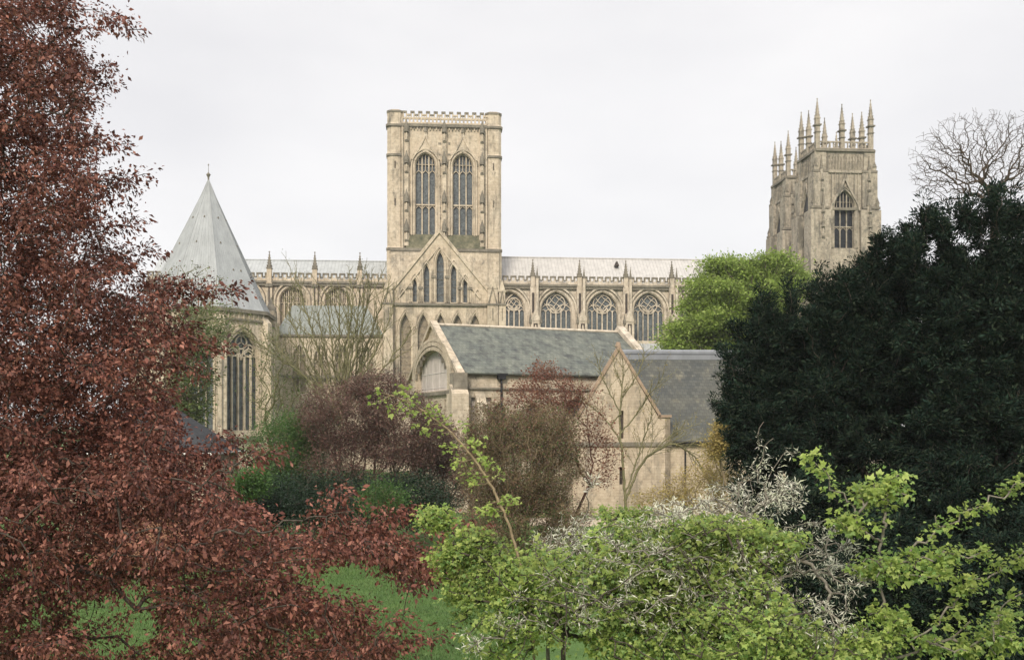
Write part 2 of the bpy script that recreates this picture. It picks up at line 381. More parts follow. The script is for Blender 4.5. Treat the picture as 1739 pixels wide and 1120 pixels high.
# --- central tower
U, Z = M.U, M.Z
zt, zc, z2, zl = Z(755, 190, 0), Z(755, 214, 0), Z(755, 264, 0), Z(755, 423, 0)
uL, uR = U(684, 0), U(825, 0)
wz0, wza, wzs = Z(755, 400, 0), Z(755, 260, 0), Z(755, 282, 0)
wins = [(U(722.5, 0), 2.15), (U(786, 0), 2.15)]
mb = MB()
holes = [arch(c, a, wz0, wzs, wza, 9) for c, a in wins]
mb.panel([(uL, zl), (uR, zl), (uR, zc+.3), (uL, zc+.3)], holes, 0, 1.3)
uA, uB = U(660, 0), U(851, 0)
mb.box(uA+1, uB-1, 1.6, 22, 0, zc); mb.box(uA+.5, uB-.5, -.65, 1.6, 0, zl-.6)
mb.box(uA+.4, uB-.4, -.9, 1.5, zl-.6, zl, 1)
for c, a in wins:                                              # moulded jambs and ogee hoods
    for k, (da, dy) in enumerate(((.28, -.05), (.75, -.22))):
        o = arch(c, a+da, wz0, wzs, wza+da*1.1, 9); mb.tube([(x, dy, z) for x, z in o[1:]+[o[0]]], .16, 4)
    o = arch(c, a+1.0, wzs, wzs, wza+1.1, 9); mb.tube([(x, -.1, z) for x, z in o[2:]], .1, 4, 1)  # dark outer line: weathered drip mould, also painting in the recess shade
    za = wza+1.0
    for sg in (-1, 1):
        mb.tube([(c+sg*(a+.75), -.3, wzs+1.2), (c+sg*a*.75, -.3, za-.6), (c+sg*.9, -.3, za+.7), (c+sg*.28, -.3, za+2.0), (c, -.3, za+3.4)], .2, 4)
    mb.prism([(c-1.9, za-.7), (c+1.9, za-.7), (c+.95, za+.5), (c+.35, za+1.8), (c, za+3.3), (c-.35, za+1.8), (c-.95, za+.5)], -.27, .1)
    mb.box(c-.35, c+.35, -.55, 0, za+3.3, za+3.7, 1); mb.ring(c, -.25, .3, za+3.7, za+4.6, 6, 0, .12, 1)
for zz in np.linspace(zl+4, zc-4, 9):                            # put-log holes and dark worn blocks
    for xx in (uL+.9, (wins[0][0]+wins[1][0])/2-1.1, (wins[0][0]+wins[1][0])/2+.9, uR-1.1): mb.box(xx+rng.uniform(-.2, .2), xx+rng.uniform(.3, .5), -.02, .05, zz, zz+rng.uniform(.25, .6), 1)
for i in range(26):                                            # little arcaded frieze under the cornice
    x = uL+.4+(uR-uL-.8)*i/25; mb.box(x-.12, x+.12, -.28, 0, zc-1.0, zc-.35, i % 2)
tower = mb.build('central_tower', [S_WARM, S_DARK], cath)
for c, a in wins: traceried('window', tower, SG, c, a, wz0, wzs, wza, 1.25, 3, .26, (Z(755, 356, 0),), 'grid')
mb = MB()                                                      # mossy sloping sills
for x0, x1 in ((uL+.7, U(753, 0)-.3), (U(756, 0)+.5, uR-.5)): mb.side([(-.85, zl), (.3, zl), (.3, wz0+.2), (-.02, wz0+.2)], x0, x1)
tag(mb.build('sill', MOSS, tower), 'mossy sloping sill')
for ux, s_ in ((U(671, 0), 1), (U(838, 0), -1), (U(671, 0), 0), (U(838, 0), 0)):   # octagonal corner turrets
    vy = 1.55 if s_ else 20.2
    mb = MB(); r = 1.95
    h = 1.68; c = .62
    chamfer(mb, ux, vy, h, c, zl, zt); chamfer(mb, ux, vy, h*1.06, c, 0, zl); chamfer(mb, ux, vy, h*1.07, c, zt-.3, zt+.06, 1); chamfer(mb, ux, vy, h*.8, c, zt+.06, zt+.35)
    for zz, k in ((zc, 1.17), (z2, 1.12), (zl, 1.13)): chamfer(mb, ux, vy, h*k, c, zz-.3, zz+.15, 1); chamfer(mb, ux, vy, h*k*.95, c, zz+.15, zz+.5, 0, h)
    r = h
    for zz in np.linspace(zl+2, zc-2, 7): mb.box(ux-r*.93, ux-r*.87, vy-.3, vy+.3, zz, zz+.5, 1)
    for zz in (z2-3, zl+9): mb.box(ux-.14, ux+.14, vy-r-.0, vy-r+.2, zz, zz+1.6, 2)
    for q in range(4): mb.box(ux-.1, ux+.1, vy-r*1.02, vy-r*.9, zl-3.2-q*.0, zl-1.2, 1)
    mb.tube([(ux-.9, vy-r*.98, zl-3.6), (ux, vy-r*.98, zl-1.4), (ux+.9, vy-r*.98, zl-3.6)], .12, 4)
    if s_: 
        e = ux+s_*-1*1.9
        mb.box(ux+(1.35 if s_ > 0 else -1.75), ux+(1.75 if s_ > 0 else -1.35), -.35, .9, zl, zc-.3); mb.box(ux+s_*1.78-.09, ux+s_*1.78+.09, -.42, -.3, zl-6, zc-1, 1)
    mb.build('turret', [S_WARM, S_DARK, VOID], tower)
for px in (690.5, 754.5, 818.5):                               # shafts with stacked canopied niches
    c = U(px, 0); mb = MB()
    mb.box(c-.42, c+.42, -.75, .05, zl+.5, zc-.6); mb.box(c-.62, c+.62, -.3, .05, zl+.5, zc-.6)
    for py in (224, 277, 342, 392):
        zz = Z(755, py, 0)
        mb.box(c-.38, c+.38, -1.0, -.7, zz-2.4, zz-2.1, 1)
        mb.ring(c, -.95, .24, zz-2.1, zz-.9, 6, 0, .3); mb.ring(c, -.95, .17, zz-.9, zz-.5, 6, 0, .12)      # figure
        mb.ring(c, -.85, .55, zz-.4, zz+.5, 6, 0, .5, 1); mb.ring(c, -.85, .5, zz+.5, zz+2.3, 6, 0, .05, 1)
        for sg in (-1, 1): mb.ring(c+sg*.45, -.8, .16, zz-.6, zz+1.4, 4, math.pi/4, .03, 1)
    mb.build('niche_shaft', [S_WARM, S_DARK], tower)
mb = MB()                                                      # pierced parapet of two tiers
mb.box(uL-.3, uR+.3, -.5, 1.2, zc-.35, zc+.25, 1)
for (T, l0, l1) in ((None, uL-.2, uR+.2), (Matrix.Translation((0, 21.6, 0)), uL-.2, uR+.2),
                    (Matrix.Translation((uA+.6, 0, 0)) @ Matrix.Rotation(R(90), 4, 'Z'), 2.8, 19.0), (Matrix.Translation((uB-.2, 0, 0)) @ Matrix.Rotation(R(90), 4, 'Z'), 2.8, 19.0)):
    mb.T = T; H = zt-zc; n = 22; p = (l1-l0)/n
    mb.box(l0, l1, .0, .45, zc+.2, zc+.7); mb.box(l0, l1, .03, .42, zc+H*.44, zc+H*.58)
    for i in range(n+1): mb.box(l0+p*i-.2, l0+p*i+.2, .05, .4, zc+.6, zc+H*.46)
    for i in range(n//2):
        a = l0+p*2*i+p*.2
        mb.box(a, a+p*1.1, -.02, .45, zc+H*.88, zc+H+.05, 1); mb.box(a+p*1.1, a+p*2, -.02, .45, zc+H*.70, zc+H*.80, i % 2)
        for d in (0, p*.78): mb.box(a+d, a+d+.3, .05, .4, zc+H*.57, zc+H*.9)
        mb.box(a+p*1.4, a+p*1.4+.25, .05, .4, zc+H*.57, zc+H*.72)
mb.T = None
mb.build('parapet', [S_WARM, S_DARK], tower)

# --- north transept with its gable of five lancets
TV = -30.0
U2 = lambda px: U(px, TV); Z2 = lambda py: Z(747, py, TV)
lan = [(747.5, 6.2, 428, 513), (724.5, 4.6, 450, 513), (770.5, 4.6, 450, 513), (704.5, 3.3, 474, 513), (790, 3.3, 474, 513)]
five = [(x, 9.5, 534, 672) for x in (688.5, 719, 748.5, 777.5, 807)]
holes = []
for px, hw, ya, y0 in lan+five:
    a = hw*.5*170/F*2*.5*2 if (px, hw, ya, y0) in five else hw*170/F
    holes.append((U2(px), a, Z2(y0), Z2(ya)-a*3.2, Z2(ya)))
mb = MB()
zsh = Z2(487)
outl = [(U2(660), 0), (U2(845), 0), (U2(845), zsh-.5), (U2(824), zsh), (U2(746), Z2(393)), (U2(671), zsh), (U2(660), zsh-.5)]
mb.panel(outl, [arch(*h, 7) for h in holes], TV, .9)
for h in holes:                                                # shafted surrounds
    for da in (.3, .62):
        o = arch(h[0], h[1]+da, h[2], h[3], h[4]+da*1.6, 7)
        mb.tube([(x, TV-.08-(.62-da)*.2, z) for x, z in o[1:]+[o[0]]], .12, 4)
for px, py in ((736, 470), (759, 470), (714, 489), (781, 489), (697, 489), (798, 489)): mb.box(U2(px)-.42, U2(px)+.42, TV-.35, TV, Z2(py)-.25, Z2(py)+.2, 1)
for a, b in (((667, 490), (746, 391)), ((746, 391), (828, 490))):   # raking copings
    (x0, z0), (x1, z1) = (U2(a[0]), Z2(a[1])), (U2(b[0]), Z2(b[1]))
    mb.prism([(x0, z0-.5), (x1, z1-.5), (x1, z1+.35), (x0, z0+.35)], TV-.3, TV+1.0)
for sg in (-1, 1): mb.tube([(U2(746), TV-.18, Z2(418)), (U2(746)+sg*7.4, TV-.18, Z2(507))], .12, 4)
mb.box(U2(660), U2(847), TV-.45, TV+.1, Z2(519), Z2(515), 1)
for px, w_ in ((684, 5), (811, 5)):                              # blind arches at the gable feet
    head(mb, U2(px), w_*170/F, Z2(500), Z2(490), TV-.1, .12); mb.box(U2(px)-.08-w_*170/F, U2(px)+.08-w_*170/F, TV-.2, TV, Z2(515), Z2(500)); mb.box(U2(px)-.08+w_*170/F, U2(px)+.08+w_*170/F, TV-.2, TV, Z2(515), Z2(500))
for x0, x1 in ((U2(660), U2(660)+1.5), (U2(845)-1.5, U2(845))): mb.box(x0, x1, TV+1.05, -.7, 0, zsh-1.2)
mb.box(U2(660)+1.5, U2(845)-1.5, TV+1.2, TV+2.2, 0, zsh-2)
mb.prism([(U2(675), zsh-1), (U2(820), zsh-1), (U2(746), Z2(393)-1.2)], TV+1.1, TV+1.6)
trans = mb.build('transept', [S_WARM, S_DARK], cath)
for h in holes:
    mb = MB(); o = arch(*h, 7); mb.add([(x, TV+.85, z) for x, z in o], [tuple(range(len(o)))], 1)
    k = max(1, int((h[4]-h[2])/1.4))
    for i in range(1, k): mb.box(h[0]-h[1], h[0]+h[1], TV+.78, TV+.83, h[2]+i*1.4-.03, h[2]+i*1.4+.03)
    mb.build('lancet_window', [S_DARK, GLASS if h in holes[:5] else GLASS_B], trans)
mb = MB(); mb.prism([(U2(668), zsh-1.0), (U2(836), zsh-1.0), (U2(747), Z2(393)-1.0)], TV+1.6, -.7); mb.build('roof', LEAD, trans)
for x0, x1, yt in ((652, 668, 478), (827, 845, 476), (846, 858, 482)):
    a, b, zt_ = U2(x0), U2(x1), Z2(yt); mb = MB(); c = (a+b)/2
    mb.box(a, b, TV-1.6, TV+1.8, 0, Z2(517)); mb.box(a+.1, b-.1, TV-1.2, TV+1.6, Z2(517), zt_-1.4)
    mb.prism([(a, zt_-1.5), (b, zt_-1.5), (c, zt_+.7)], TV-1.3, TV+1.6); mb.box(a-.1, b+.1, TV-1.75, TV, Z2(519), Z2(516), 1)
    mb.tube([(a+.25, TV-1.3, Z2(514)), (c, TV-1.3, zt_-1.2), (b-.25, TV-1.3, Z2(514))], .12, 4, 1)
    mb.box(c-.08, c+.08, TV-1.66, TV-1.5, Z2(545), Z2(524), 1)
    mb.build('buttress', [S_WARM, S_DARK], trans)

# --- nave (right) and choir (left)
NV = 3.0
def range_walls(name, pxs, win_off, x0, x1, mats, wstone, yb, ym, yar, ysp, ysi, yrt, hw, roofmat, pin_y, n0, n1, pxref, style, ridge, winlab=None):
    """a run of bays: clerestory wall, traceried windows, battlements, buttresses with pinnacles and the lead roof"""
    u0 = U(pxs[0], NV); sp = (U(pxs[-1], NV)-u0)/(len(pxs)-1)
    zb, zm = Z(pxref, yb, NV), Z(pxref, ym, NV)
    za, zs, zi = Z(pxref, yar, NV), Z(pxref, ysp, NV), Z(pxref, ysi, NV)
    cs = [u0+sp*(i+win_off) for i in range(n0, n1)]; a = hw*NVD/F
    cs = [c for c in cs if x0-.5*a < c < x1-a]
    mb = MB(); hl = []
    for c in cs:
        o = arch(c, a, zi, zs, za, 9)
        if c-a <= x0+.1: o = [(max(x, x0+.15), z) for x, z in o]
        hl.append(o)
    mb.panel([(x0, 0), (x1, 0), (x1, zb), (x0, zb)], hl, NV, 1.1)
    mb.box(x0, x1, NV+1.3, NV+2, 0, zb)
    for c in cs:
        for da, dy, r in ((.3, -.05, .16), (1.0, -.28, .2)):
            o = arch(c, a+da, zi, zs, za+da*1.15, 9); o = [(max(x, x0+.1), z) for x, z in o]; mb.tube([(x, NV+dy, z) for x, z in o[1:]+[o[0]]], r, 4)
        o = arch(c, a+1.28, zs-.3, zs, za+1.48, 9); o = [(max(x, x0+.1), z) for x, z in o]; mb.tube([(x, NV-.12, z) for x, z in o[2:]], .1, 4, 1)  # dark hood edge: weathered drip mould plus recess shade put into the colour
    mb.box(x0, x1, NV-.5, NV+.2, zb-.9, zb-.35, 1); mb.box(x0, x1, NV-.7, NV+.4, zb-.35, zb+.1, 1)
    mb.side([(NV-3.5, zi-4.5), (NV-.02, zi-.6), (NV-.02, zi-5), (NV-3.5, zi-5)], x0, x1, 2); mb.box(x0, x1, NV-3.4, NV-.05, 0, zi-5)
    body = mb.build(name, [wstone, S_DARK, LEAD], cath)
    for c in cs:
        aa = a
        if c-a > x0+.1: traceried('window', body, mats, c, aa, zi, zs, za, NV+1.05, 6, .21, (), style)
        else:
            d = (c+a)-(x0+.15); traceried('window', body, mats, c+a-d/2*.98, d/2*.96, zi, zs, za-.4, NV+1.05, 4, .24, (), style)
    mb = MB(); battlement(mb, x0, x1, NV-.25, NV+.2, zb+.1, zm, 1.72); mb.build('battlement', [wstone, S_DARK], body)
    for i in range(n0, n1+1):
        c = u0+sp*i
        if not (x0+.8 < c < x1-.8): continue
        mb = MB(); zp = Z(pxref, pin_y, NV); zsf = zp-3.6
        mb.box(c-.62, c+.62, NV-.8, NV+.1, 0, zb-.4); pinnacle(mb, c, NV-.35, zb-.5, zsf, zp, .98, 0, 1)
        if style == 'rose':                                     # aisle buttress with a gabled niche in front of the wall
            zg = Z(pxref, 548, NV); cc = c+.35
            mb.box(cc-1.0, cc+1.0, NV-2.9, NV-.75, 0, zg); mb.prism([(cc-1.15, zg), (cc+1.15, zg), (cc, zg+2.6)], NV-3.0, NV-.75)
            for sg in (-1, 1): mb.box(cc+sg*1.15-.25, cc+sg*1.15+.25, NV-3.2, NV-2.6, zg-.5, zg+.35, 1); mb.ring(cc+sg*1.15, NV-2.9, .22, zg+.35, zg+1.9, 4, 0, .03, 1)
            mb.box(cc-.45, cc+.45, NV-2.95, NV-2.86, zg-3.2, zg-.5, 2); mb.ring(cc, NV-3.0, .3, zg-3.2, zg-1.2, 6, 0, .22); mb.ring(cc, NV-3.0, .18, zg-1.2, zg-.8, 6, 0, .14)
            pinnacle(mb, cc+.5, NV-1.3, zg, Z(pxref, 474, NV), Z(pxref, 455, NV), .55, 0, 1)
            mb.box(c-.2, c+.25, NV-1.0, NV-.7, zg+2, zg+6.3, 2)
        else:
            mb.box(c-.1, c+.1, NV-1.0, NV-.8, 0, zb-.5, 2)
            for zz in (zb-1.2,): mb.box(c-.75, c+.75, NV-1.1, NV-.7, zz, zz+.6, 1)
        mb.build('buttress', [wstone, S_DARK, VOID], body)
    zr = Z(pxref, yrt, NV+9)
    mb = MB(); mb.side([(NV+.9, zb-.2), (NV+17.1, zb-.2), (NV+17.1, zb+.4), (NV+9, zr), (NV+.9, zb+.4)], x0+.02, x1)
    mb.tube([(x0+.02, NV+9, zr), (x1, NV+9, zr)], .22, 6)
    mb.build('roof', roofmat, body)
    mb = MB(); mb.box(x0, x1, NV+16.4, NV+17.4, 0, zb); mb.build('rear_wall', wstone, body)
    return body
NVD = 205.0
xN0, xN1 = U(853, NV), U(1392, NV)
nave = range_walls('nave', (904.5, 983.7, 1061.5, 1140), .507, xN0, xN1, SGP, S_PALE, 485, 470, 496, 529, 578, 439, 26.3, LEAD_W, 442, -1, 8, 1023, 'rose', 0)
mb = MB(); vz = Z(1047, 452, NV+6); vx = U(1047, NV+6)
mb.prism([(vx-.5, vz), (vx+.5, vz), (vx, vz+1.1)], NV+5.2, NV+7.5); tag(mb.build('roof_vent', VOID, nave), 'dark triangular roof vent')
choir = range_walls('choir', (458, 534.5, 611.5), .5, U(250, NV), U(659, NV), [S_WARM, GLASS_B], S_WARM, 479, 464, 488, 512, 560, 443, 21, LEAD, 428, -3, 3, 560, 'grid', 0)

# --- chapter house: octagon under a pyramid roof
CH = (354, 160.0); cp = np.array([(CH[0]-CX)*CH[1]/F, CH[1]])-M.o
cu, cv = float(cp@M.e), float(cp@M.n)
zca = CAMZ+(HY-306)*160/F; zcb = CAMZ+(HY-527)*155/F; Rw = 11.0; ap = Rw*math.cos(math.pi/8)
face0 = R(50)                                                    # which way the great window looks, right of the viewer
z0w, zsw, zaw = CAMZ+(HY-731)*151/F, CAMZ+(HY-606)*151/F, CAMZ+(HY-560)*151/F
mb = MB(); Ts = []
fw = 2*Rw*math.sin(math.pi/8)
for k in range(8):
    T = Matrix.Translation((cu, cv, 0)) @ Matrix.Rotation(face0-M.a+k*math.pi/4, 4, 'Z') @ Matrix.Translation((0, -ap, 0)); Ts.append(T)
    mb.T = T
    mb.panel([(-fw/2, 0), (fw/2, 0), (fw/2, zcb), (-fw/2, zcb)], [arch(0, 3.0, z0w, zsw, zaw, 9)], 0, 1.0)
    for da, dy, r in ((.25, -.04, .15), (.75, -.2, .18)):
        o = arch(0, 3.0+da, z0w, zsw, zaw+da*1.2, 9); mb.tube([(x, dy, z) for x, z in o[1:]+[o[0]]], r, 4)
    mb.box(-fw/2, fw/2, -.35, .1, z0w-1.6, z0w-1.0, 1); mb.box(-fw/2-.1, fw/2+.1, -.3, .2, zcb-1.9, zcb-1.55, 1)
    mb.box(-fw/2-.15, fw/2+.15, -.45, .3, zcb-.6, zcb, 1)
    for i in range(9): x = -fw/2+fw*(i+.5)/9; mb.box(x-.12, x+.12, -.2, .02, zcb-1.55, zcb-.6)
mb.T = None
chap = mb.build('chapter_house', [S_WARM, S_DARK], cath)
for k in (0, 1, 7, 2): traceried('window', chap, SG, 0, 3.0, z0w, zsw, zaw, .95, 5, .24, (), 'circles', Ts[k])
for k in range(8):
    T = Matrix.Translation((cu, cv, 0)) @ Matrix.Rotation(face0-M.a+(k+.5)*math.pi/4, 4, 'Z') @ Matrix.Translation((0, -Rw, 0))
    mb = MB(T); mb.box(-.65, .65, -1.5, .4, 0, zcb-6); mb.box(-.6, .6, -.9, .4, zcb-6, zcb-2.0); mb.side([(-1.5, zcb-6), (.0, zcb-6), (.0, zcb-4.4)], -.65, .65)
    mb.side([(-.9, zcb-2.0), (.3, zcb-2.0), (.3, zcb-.7)], -.6, .6); mb.box(-.1, .1, -1.6, -1.45, 2, zcb-6.5, 1)
    mb.build('buttress', [S_WARM, S_DARK], chap)
prof = [(0, 0.10), (.12, .115*10.6), (.3, .295*10.6), (.5, .50*10.6), (.7, .705*10.6), (.88, .885*10.6), (1.0, 1.015*10.6)]
mb = MB(); rings = []
for t, r in prof:
    z = zca+(zcb-.05-zca)*t
    rings.append([(cu+r*math.sin(face0-M.a+(k+.5)*math.pi/4), cv-r*math.cos(face0-M.a+(k+.5)*math.pi/4), z) for k in range(8)])
vs = [p for q in rings for p in q]
mb.add(vs, [(i*8+j, i*8+(j+1) % 8, (i+1)*8+(j+1) % 8, (i+1)*8+j) for i in range(len(prof)-1) for j in range(8)])
for j in range(8):
    for s_ in range(13):
        f = s_/13; pts = []
        for i, q in enumerate(rings):
            if (s_ % 2 and i < 3) or (s_ % 4 and i < 2): continue
            a, b = Vector(q[j]), Vector(q[(j+1) % 8]); pts.append(a.lerp(b, f)+Vector((0, 0, .02)))
        mb.tube(pts, .028 if s_ else .05, 4)
    for q, f in ((3, .3), (4, .55), (4, .8), (5, .4), (5, .7), (2, .5)):
        p = Vector(rings[q][j]).lerp(Vector(rings[q][(j+1) % 8]), f); mb.ring(p.x, p.y, .16, p.z-.05, p.z+.25, 5, 0, .08, 1)
mb.build('roof', [LEAD_C, S_DARK], chap)
mb = MB(); mb.ring(cu, cv, .12, zca-.3, zca+.5, 8, 0, .16); mb.ring(cu, cv, .16, zca+.5, zca+.95, 8, 0, .38); mb.ring(cu, cv, .38, zca+.95, zca+1.3, 8, 0, .1)
mb.ring(cu, cv, .05, zca+1.3, zca+2.4, 6, 0, .03); mb.ring(cu, cv, .03, zca+2.4, zca+2.6, 6, 0, .13); mb.ring(cu, cv, .13, zca+2.6, zca+2.8, 6, 0, .02)
mb.build('finial', S_DARK, chap)
# --- vestibule between chapter house and transept
VV = -22.0; uv0, uv1 = U(468, VV), U(650, VV); zve, zvr = Z(570, 569, VV), Z(570, 519, VV+5)
mb = MB(); hl = []
for px in (508, 545, 582, 622): hl.append((U(px, VV), 1.3, Z(570, 665, VV), Z(570, 612, VV), Z(570, 585, VV)))
mb.panel([(uv0, 0), (uv1, 0), (uv1, zve), (uv0, zve)], [arch(*h, 6) for h in hl], VV, .7)
mb.box(uv0, uv1, VV+.9, VV+10, 0, zve-.1); mb.box(uv0, uv1, VV-.35, VV+.2, zve-.3, zve+.1, 1); mb.box(uv0, uv1, VV-.3, VV+.2, zve-8, zve-7.5, 1)
mb.box(uv0-1.6, uv0, VV-2.2, VV+2, 0, zve+4.2); mb.ring(uv0-.8, VV-.1, 1.3, zve+4.2, zve+7.0, 4, math.pi/4, .05, 1)
for dx in (-1.5, -.8, -.1): mb.box(uv0+dx-.08, uv0+dx+.08, VV-2.35, VV-2.2, 2, zve+3.4, 1)
vest = mb.build('vestibule', [S_WARM, S_DARK], cath)
for h in hl: traceried('window', vest, [S_WARM, GLASS_B], *h, VV+.65, 2, .18, (), 'grid')
mb = MB(); a, b = U(497, VV+5), U(622, VV+5)
mb.add([(uv0-.1, VV-.2, zve+.1), (uv1+.2, VV-.2, zve+.1), (uv1+.2, VV+10, zve+.1), (uv0-.1, VV+10, zve+.1), (a, VV+5, zvr), (b, VV+5, zvr)],
       [(0, 1, 5, 4), (2, 3, 4, 5), (1, 2, 5), (3, 0, 4), (3, 2, 1, 0)]); mb.build('roof', lead('lead_vestibule', (.19, .205, .19)), vest)

# --- the two western bell towers
BV = -2.0
b0, b1 = U(1386, BV), U(1482, BV); BW = b1-b0; BD = 9.6
zq = lambda py: Z(1431, py, BV); q = lambda px: U(px, BV)-b0
mb = MB(); wc, wa = q(1434), (U(1451, BV)-U(1417.5, BV))/2
wh = (wc, wa, zq(421), zq(352), zq(323))
mb.panel([(0, 0), (BW, 0), (BW, zq(256)), (0, zq(256))], [arch(*wh, 9)], 0, 1.0)
mb.box(.0, BW, 1.2, BD, 0, zq(256))
mb.box(0, .6, 0, 1.2, 0, zq(256)); mb.box(BW-.6, BW, 0, 1.2, 0, zq(256))
TT = [None, Matrix.Translation((0, BD, 0)) @ Matrix.Rotation(R(-90), 4, 'Z'), Matrix.Translation((BW, 0, 0)) @ Matrix.Rotation(R(90), 4, 'Z'), Matrix.Translation((BW, BD, 0)) @ Matrix.Rotation(R(180), 4, 'Z')]
for T, LW in zip(TT, (BW, BD, BD, BW)):
    mb.T = T
    for py, d, k in ((256, .55, 1), (292, .35, 0), (355, .3, 1)): mb.box(-.2, LW+.2, -d, .3, zq(py)-.25, zq(py)+.3, k)
    n = int(LW/.62)
    for i in range(n+1): x = LW*i/n; mb.box(x-.09, x+.09, -.25, 0, zq(290), zq(262), 0)
    for i in range(n): head(mb, LW*(i+.5)/n, LW/n/2, zq(272), zq(265), -.15, .09)
    for i in range(10): x = LW*(.2+.067*i); mb.box(x-.09, x+.09, -.22, 0, zq(420 if i in (0, 9) else (345 if i in (1, 8) else (318 if 3 < i < 6 else 330))), zq(294), i % 2)  # every other bar is dark, painting vertical shadow lines into the stonework
    for i in range(n): mb.box(LW*(i+.5)/n-.1, LW*(i+.5)/n+.1, -.02, .05, zq(288), zq(273), 1)  # dark strips and the middle bar below continue the painted shadow lines
    mb.box(LW*.5-.08, LW*.5+.08, -.3, 0, zq(305), zq(262), 1)
    c = wc if LW == BW else LW/2
    for sg in (-1, 1): mb.tube([(c+sg*(wa+1.0), -.35, zq(358)), (c+sg*(wa+.75), -.35, zq(348)), (c+sg*wa*.5, -.35, zq(322)), (c, -.35, zq(303))], .22, 4)
    for da in (.3, .65): 
        o = arch(c, wa+da, zq(421), zq(356), zq(324)+da*1.3, 9); mb.tube([(x, -.06-.1*da, z) for x, z in o[1:]+[o[0]]], .15, 4)
    mb.ring(c, -.35, .3, zq(303), zq(297), 6, 0, .06, 1)
    if LW != BW: mb.add([(x, -.02, z) for x, z in arch(c, wa, zq(421), zq(356), zq(324), 9)], [tuple(range(22))], 2)
mb.T = None
bell = mb.build('bell_tower', [S_GREY, S_DARK, GLASS_D], cath)
traceried('window', bell, SGG, *wh, .95, 3, .20, (zq(393),), 'grid')
mb = MB()
for T, LW in zip(TT, (BW, BD, BD, BW)):
    mb.T = T; za, zb_ = zq(254), zq(240)
    mb.box(0, LW, .0, .3, za, za+.35); mb.box(0, LW, -.02, .32, zb_-.3, zb_)
    n = int(LW/.75)
    for i in range(n+1): mb.box(LW*i/n-.12, LW*i/n+.12, .03, .27, za+.3, zb_-.25)
mb.build('parapet', S_GREY, bell)
for x, y, top in ((.35, .3, 167), (BW-.35, .3, 167), (.35, BD-.3, 167), (BW-.35, BD-.3, 167), (BW*.46, .2, 176), (BW*.46, BD-.2, 176), (.25, BD/2, 176), (BW-.25, BD/2, 176)):
    mb = MB(); pinnacle(mb, x, y, zq(256), zq(top+34), zq(top), .92, 0, 0)
    mb.box(x-.75, x+.75, y-.75, y+.75, zq(top+46)-.15, zq(top+46)+.15, 1)
    mb.box(x-.6, x+.6, y-.6, y+.6, zq(top+58)-.1, zq(top+58)+.1, 1); mb.build('pinnacle', [S_GREY, S_DARK], bell)
for cx_, cy_, sx, sy in ((0, 0, -1, -1), (BW, 0, 1, -1), (0, BD, -1, 1), (BW, BD, 1, 1)):   # stepped clasping buttresses
    mb = MB()
    def B(d, z0, z1, w_):
        xa, xb = sorted((cx_+sx*d, cx_-sx*w_)); ya, yb = sorted((cy_+sy*d*.6, cy_-sy*.8)); mb.box(xa, xb, ya, yb, z0, z1)
        xa, xb = sorted((cx_+sx*(d-.04), cx_-sx*.83)); ya, yb = sorted((cy_+sy*(d*.6-.02), cy_-sy*w_)); mb.box(xa, xb, ya+.0, yb, z0, z1-.02)
    for d, ya, yb, w_ in ((.4, 292, 258, 2.1), (.85, 355, 294, 2.5), (1.5, 470, 357, 3.0)): B(d, zq(ya), zq(yb), w_)
    B(1.9, 0, zq(470), 3.4)
    for d, py, w_ in ((.65, 291, 1.0), (1.15, 353, 1.3)):
        x, y = cx_+sx*(d-.35), cy_+sy*(d*.6-.3)
        mb.box(min(cx_+sx*(d+.2), cx_-sx*2.6), max(cx_+sx*(d+.2), cx_-sx*2.6), min(y-.5, y+.5), max(y-.5, y+.5), zq(py)-.3, zq(py)+.2, 1)
        pinnacle(mb, x, y, zq(py), zq(py-8), zq(py-20), .7, 0, 1)
        pinnacle(mb, cx_-sx*w_, cy_+sy*(d*.6), zq(py+18), zq(py-4), zq(py-26), .6, 0, 1)
    for zz in (320, 375, 400):                                   # canopied niches on the faces
        x = cx_-sx*1.1; y = cy_+sy*(.6 if zz < 355 else 1.16)
        mb.box(x-.35, x+.35, min(y, y+sy*.2), max(y, y+sy*.2), zq(zz)-.6, zq(zz)-.3, 1); mb.ring(x, y, .42, zq(zz)+1.6, zq(zz)+3.4, 6, 0, .04, 1); mb.ring(x, y+sy*.05, .24, zq(zz)-.3, zq(zz)+1.3, 6, 0, .16)
    mb.build('buttress', [S_GREY, S_DARK], bell)
bell.location = (b0, BV, 0); bell['label'] = 'nearer bell tower with a tall window facing the viewer'
far = copy_tree(bell, cath); far.location = (b0+2.1, BV+22.5, 0); far['label'] = 'farther bell tower mostly hidden behind the nearer one'
mb = MB(); mb.box(b0+1, b0+BW-1, BV+BD+2, BV+20, 0, Z(1431, 440, 6)); mb.build('west_front', S_GREY, cath)

# ------------------------------------------------------------------ old chapel used as library
Lb = Frame(735, 100, 22)
lib = tag(Lb.root('stone_chapel'), 'long stone chapel with a mossy slate roof and a boarded round arch in its gable', 'chapel')
W2 = 8.7; LE = 22.2
zle = Lb.Z(780, 630, -W2); zlr = Lb.G(735, 551, 0)[1]
mb = MB(); us = lambda px: Lb.U(px, -W2); zz = lambda px, py: Lb.Z(px, py, -W2)
hl = [[(us(800), zz(800, 735)), (us(835), zz(800, 735)), (us(835), zz(800, 674)), (us(800), zz(800, 674))],
      arch(us(848), .75, zz(850, 735), zz(850, 700), zz(850, 684), 6), arch(us(978), 1.35, zz(978, 760), zz(978, 700), zz(978, 677), 8),
      arch(us(905), .75, zz(905, 735), zz(905, 700), zz(905, 684), 6)]
mb.panel([(0, 0), (LE, 0), (LE, zle), (0, zle)], hl, -W2, .5)
mb.box(0.6, LE, -W2+.9, W2, 0, zle-.02)
